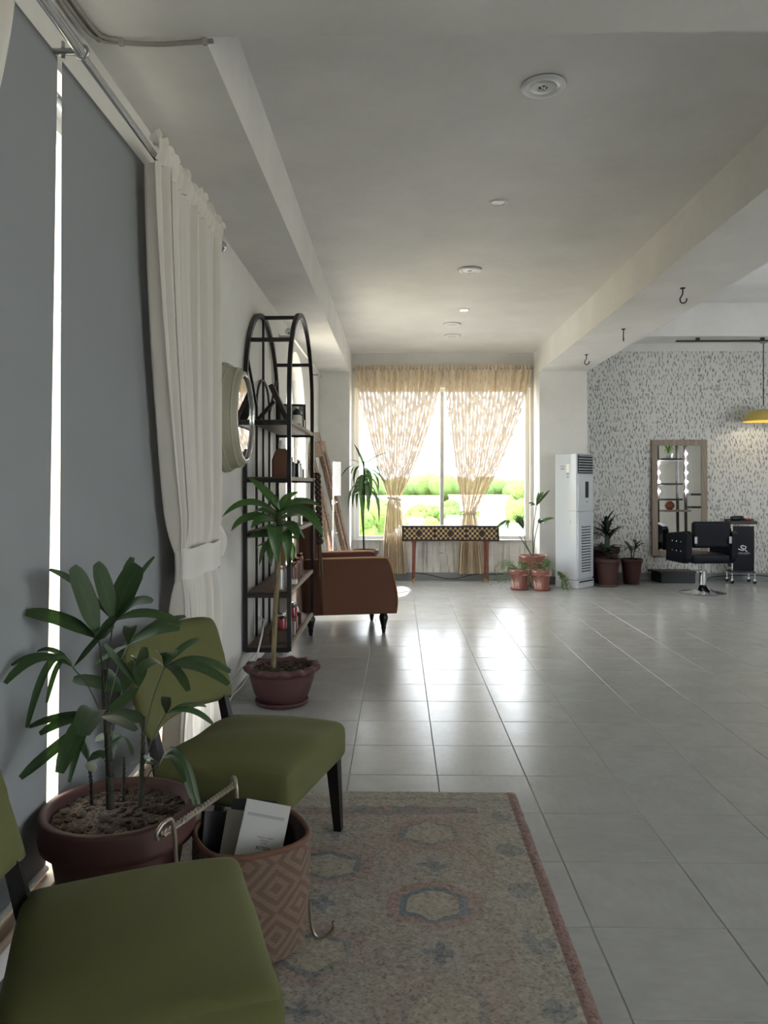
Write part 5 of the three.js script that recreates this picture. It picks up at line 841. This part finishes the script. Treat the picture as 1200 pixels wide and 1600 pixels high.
copy(dif, 'round white ceiling diffuser between the dark and the lit downlight', [0.64, HC, -6.96]);
copy(dif, 'round white ceiling diffuser next to the lit downlight towards the lace curtains', [0.645, HC, -9.32]);
copy(dif, 'last round white ceiling diffuser before the lace curtains', [0.7, HC, -10.04]);
function downlight(label, x, z, lit) {
  const d = thing('downlight', label, 'downlight', [x, HC, z], 0, 'recessed downlights');
  part('trim_ring', lathe([[0.047, -0.004], [0.05, -0.009], [0.058, -0.01], [0.064, -0.004], [0.065, 0], [0.046, 0]].reverse(), 36), M.frameWhite, d);
  part('lens', new THREE.CylinderGeometry(0.047, 0.047, 0.004, 32).translate(0, -0.003, 0), lit ? std('#ffffff', 0.4, { emissive: '#fffaf0', emissiveIntensity: 4 }) : std('#3c3c3b', 0.3), d);
  if (lit) { const l = new THREE.SpotLight('#fff6e8', 9, 0, 1.0, 0.6); l.position.set(0, -0.012, 0); l.target.position.set(0, -3, 0); l.castShadow = true; l.shadow.radius = 2.3; d.add(l, l.target); }
  return d;
}
downlight('recessed ceiling downlight with its lamp off', 0.68, -5.31, false);
downlight('recessed ceiling downlight shining white', 0.724, -8.57, true);
{
  const hook = (label, z, turn) => { const h = thing('ceiling_hook', label, 'hook', [2.3, HS, z], turn, 'black hooks under the beam'); part('plate', lathe([[0, 0], [0.022, 0], [0.018, -0.008], [0, -0.008]].reverse(), 16), M.blackMetal, h); part('hook_wire', tube([V(0, -0.004, 0), V(0, -0.045, 0), V(-0.012, -0.07, 0), V(-0.022, -0.092, 0), V(-0.012, -0.118, 0), V(0.012, -0.122, 0), V(0.03, -0.104, 0), V(0.032, -0.084, 0)], 0.0055, 40, 8), M.blackMetal, h); };
  hook('black screw hook under the beam, nearest the cross beam', -6.31, 0); hook('black screw hook under the beam, turned edge on, middle of three', -7.96, 1.2); hook('black screw hook under the beam, next to the pier', -9.52, -0.2);
  const k = thing('ceiling_cable', 'grey cable clipped along the beam edge above the curtain rod', 'cable');
  part('cable', tube([V(-1.09, 2.978, -1.6), V(-1.085, 2.976, -2.2), V(-1.085, 2.978, -2.62), V(-1.06, 2.979, -2.725), V(-0.98, 2.978, -2.748), V(-0.85, 2.972, -2.75), V(-0.75, 2.976, -2.748), V(-0.66, 2.98, -2.748)], 0.0085, 60, 8), std('#8c8981', 0.7), k);
  part('cable', tube([V(-1.065, 2.981, -1.6), V(-1.068, 2.981, -2.3), V(-1.055, 2.981, -2.68), V(-1.0, 2.981, -2.735)], 0.007, 40, 8), std('#8c8981', 0.7), k);
  for (const [x, z] of [[-1.06, -2.72], [-0.99, -2.748], [-0.69, -2.748]]) part('clip', rbox(0.02, 0.024, 0.022, 0.004, x, 2.98, z), std('#9a978f', 0.7), k);
}
// ------------------------------------------------------------ dressing rack that the tall mirror reflects
{
  const Z = -7.3, r = thing('dressing_rack', 'dark open rack with lamp strips opposite the tall mirror', 'rack', [0, 0, 0]), wood = std('#2a211e', 0.6);
  for (const [x, w] of [[5.12, 0.04], [5.5, 0.045], [5.66, 0.045], [6.04, 0.05]]) part('upright', rbox(w, 2.4, 0.05, 0.005, x, 1.2, Z), wood, r);
  for (const y of [1.98, 1.5, 1.2]) part('rack_board', rbox(0.42, 0.035, 0.3, 0.005, 5.31, y, Z - 0.1), wood, r);
  part('rack_board', rbox(0.52, 0.04, 0.34, 0.005, 5.4, 0.98, Z - 0.12), M.rustic, r); part('rack_board', rbox(0.36, 0.04, 0.34, 0.005, 5.85, 1.05, Z - 0.1), wood, r); part('rack_board', rbox(0.36, 0.04, 0.34, 0.005, 5.85, 1.3, Z - 0.1), wood, r);
  const bm = std('#ffffff', 0.4, { emissive: '#f4f8ff', emissiveIntensity: 9 });
  for (const [x, n] of [[5.12, 4], [5.66, 5], [6.04, 5]]) for (let i = 0; i < n; i++) { const y = 1.36 + i * 0.185; const b = part('bulb', new THREE.SphereGeometry(0.026, 14, 10).translate(x, y, Z - 0.055), bm, r); const l = new THREE.PointLight('#f1f6ff', 0.55); l.position.set(x, y, Z - 0.055); l.shadow.radius = 1.3; l.castShadow = true; b.add(l); }
  const v = thing('clay_vase', 'round two-tone clay vase on the dressing rack', 'vase', [5.3, 1.0, Z - 0.14]); part('vase_body', lathe([[0, 0], [0.05, 0], [0.1, 0.06], [0.11, 0.11], [0.08, 0.17], [0.05, 0.19], [0.055, 0.21], [0, 0.21]], 28).scale(0.85, 0.8, 0.85), M.terracotta, v);
  const pl = thing('hanging_plant', 'bright green trailing plant on top of the dressing rack', 'plant', [5.3, 2.0, Z - 0.1]); part('pot', lathe([[0, 0], [0.06, 0], [0.08, 0.1], [0, 0.1]], 20), M.white, pl);
  const q = rng(12); for (let i = 0; i < 26; i++) { const a = q() * 6.28, R = 0.05 + q() * 0.1, b = V(0, 0.1, 0); part('leaf', leafGeo(b, V(R * Math.cos(a), 0.3 - q() * 0.25, R * Math.sin(a)), V(R * 0.6 * Math.cos(a), 0.28, R * 0.6 * Math.sin(a)), 0.035, { seg: 6 }), phyGreen(), pl); }
}
function phyGreen() { return M.brightLeaf ?? (M.brightLeaf = phy('#6f9a2e', 0.5, { transmission: 0.3, thickness: 0, side: THREE.DoubleSide })); }
// ------------------------------------------------------------ outdoors
{
  const grass = std('#ffffff', 1, { map: tex(256, 256, (u, v) => mix3(hex('#72753f'), hex('#9c8f6d'), clamp(fbm(u, v, 12, 4, 9) * 1.3 - 0.1)), true, [40, 40]) });
  struct('ground', new THREE.PlaneGeometry(2400, 2400, 1, 1).rotateX(-Math.PI / 2).translate(0, -6.5, -300), grass, 'grass and bare earth below the window', 'ground');
  struct('yard', span(-45, 70, -6.5, -6.4, -90, 40), std('#b3afa7', 0.9, { map: plasterTex }), 'sunlit concrete yard below the window', 'yard');
  struct('lower_storeys', span(-1.37, XR + 0.25, -6.5, -0.2, ZF - 0.2, ZB + 0.25), M.wall, 'storeys below the hall', 'building');
  const crownM = ['#4f6d2b', '#5d7a35', '#48652c'].map((c) => std(c, 0.9, { map: tex(64, 64, (u, v) => { const n = fbm(u, v, 16, 3, 5); return mix3([0.55, 0.58, 0.45], [1, 1, 0.9], n); }, true, [3, 3]) }));
  const barkM = std('#6b5a48', 0.9);
  const tree = (label, u, v, d, R, mi, seed, H = R * 1.4) => {
    const c = at(u, v, d), y0 = -6.5, g = thing('tree', label, 'tree', [c.x, y0, c.z], 0, 'trees outside the big window'), r = rng(seed), cy = c.y - y0, gs = [];
    for (let i = 0; i < 13; i++) { const a = r() * 6.28, q = R * 0.62 * Math.sqrt(r()), s = R * (0.36 + 0.2 * r()); gs.push(jitter(new THREE.IcosahedronGeometry(s, 3).translate(q * Math.cos(a), cy - R * 0.35 + r() * R * 0.8, q * Math.sin(a)), s * 0.22, 5 / s, seed + i)); }
    part('crown', gs, crownM[mi], g); part('trunk', rod(V(0, 0, 0), V(0, Math.max(0.4, cy - R * 0.3), 0), R * 0.09, R * 0.05, 8), barkM, g);
  };
  tree('leafy tree low outside beside the corn plant', 575, 822, 32, 1.25, 1, 3); tree('broad tree outside behind the corn plant', 596, 808, 46, 1.3, 0, 9);
  tree('tree outside between the lace curtain and the mullion', 655, 806, 95, 1.9, 1, 17); tree('round tree outside near the mullion', 676, 806, 100, 1.6, 0, 23); tree('low bushy tree outside above the console', 668, 818, 84, 1.3, 1, 41);
  tree('round tree outside just past the mullion', 707, 800, 135, 2.6, 2, 29); tree('bushy tree outside at the far window jamb', 818, 778, 70, 1.7, 1, 31); tree('lower tree outside at the far window jamb', 812, 800, 62, 1.2, 1, 37);
  { // palm
    const c = at(733, 806, 80), g = thing('palm_tree', 'palm tree outside below the second lace curtain', 'tree', [c.x, -6.5, c.z]); const h = c.y + 6.5; part('trunk', rod(V(0, 0, 0), V(0, h, 0), 0.22, 0.14, 8), barkM, g);
    for (let i = 0; i < 14; i++) { const a = i * 0.45 * 2.3, R = 1.7; part('frond', leafGeo(V(0, h, 0), V(R * Math.cos(a), h - 0.7 + 0.8 * ((i * 7) % 5) / 5, R * Math.sin(a)), V(R * 0.5 * Math.cos(a), h + 0.9, R * 0.5 * Math.sin(a)), 0.35, { seg: 7, fold: 0.5 }), crownM[0], g); }
  }
  { // tree line along the ridge
    const r = rng(51), gs = []; for (let i = 0; i < 150; i++) { const d = 330 + r() * 60, u = 380 + r() * 600, c = at(u, 772, d), s = 3.2 + r() * 3.4; gs.push(jitter(new THREE.IcosahedronGeometry(s, 1).scale(1.1, 0.9, 1.1).translate(c.x, -4.5 + s * 0.5 + r() * 2, c.z), s * 0.2, 2 / s, i)); }
    solo('tree_line', gs, crownM[2], 'line of trees along the ridge outside', 'trees', null, 'stuff');
    const hill = surf(60, 8, (u, v) => { const x = lerp(-260, 330, u), y = -6.5 + (10 + 5 * Math.sin(u * 9) + 4 * Math.sin(u * 21 + 1)) * Math.sin(v * Math.PI / 2); return V(x, y, -560 - 90 * v); }); struct('hills', hill, std('#55692f', 1, { side: THREE.DoubleSide }), 'low wooded hills far beyond the window', 'hill');
  }
  solo('neighbour_tower', [span(-9, -5, -6.5, 13, -1.0, 9), span(-9.2, -4.8, 13, 13.4, -1.2, 9.2)], M.wall, 'tall cream block next door standing between the sun and the blinds', 'building');
  solo('neighbour_house', [span(-9, -5, -6.5, 7, -16, -8), span(-9.2, -4.8, 7, 7.3, -16.2, -7.8)], std('#ddd2b2', 0.85), 'cream house next door seen through the slit between the blinds', 'building');
  const white = std('#e6e3da', 0.8), win = std('#5c6468', 0.4);
  const house = (label, u0, u1, vTop, d, extra) => { const a = at(u0, vTop, d), b = at(u1, vTop, d), w = b.x - a.x, y0 = -6.5, h = a.y - y0, g = thing('building', label, 'building', [(a.x + b.x) / 2, y0, -d], 0, 'white buildings outside'); part('wall', box(w, h, d * 0.06, 0, h / 2, -d * 0.03), white, g); part('parapet', [box(w + 0.4, 0.35, d * 0.06 + 0.4, 0, h + 0.17, -d * 0.03)], white, g); for (const [fx, fy, fw, fh] of extra ?? []) part('window', box(fw, fh, 0.1, fx * w, fy * h, 0.03), win, g); };
  house('long low white hall outside behind the trees', 560, 692, 777, 240, [[-0.3, 0.5, 8, 1], [0.1, 0.5, 8, 1]]);
  house('long white hall outside past the mullion', 706, 800, 776, 230, []);
  house('white house outside with a grey upper window', 765, 800, 792, 130, [[0.1, 0.82, 2.0, 1.4], [-0.3, 0.78, 0.7, 1.0], [0.3, 0.5, 1.4, 0.9]]);
  house('small white house outside above the console', 690, 722, 812, 105, [[-0.25, 0.7, 0.5, 0.9], [0.3, 0.7, 0.5, 0.9]]);
  house('tiny white outbuilding outside above the console', 640, 660, 817, 75, [[0.1, 0.8, 0.4, 0.35]]);
  house('flat white roof building just outside below the window', 600, 825, 832, 58, [[0.2, 0.8, 1, 0.6]]);
}
renderer.render(scene, camera);
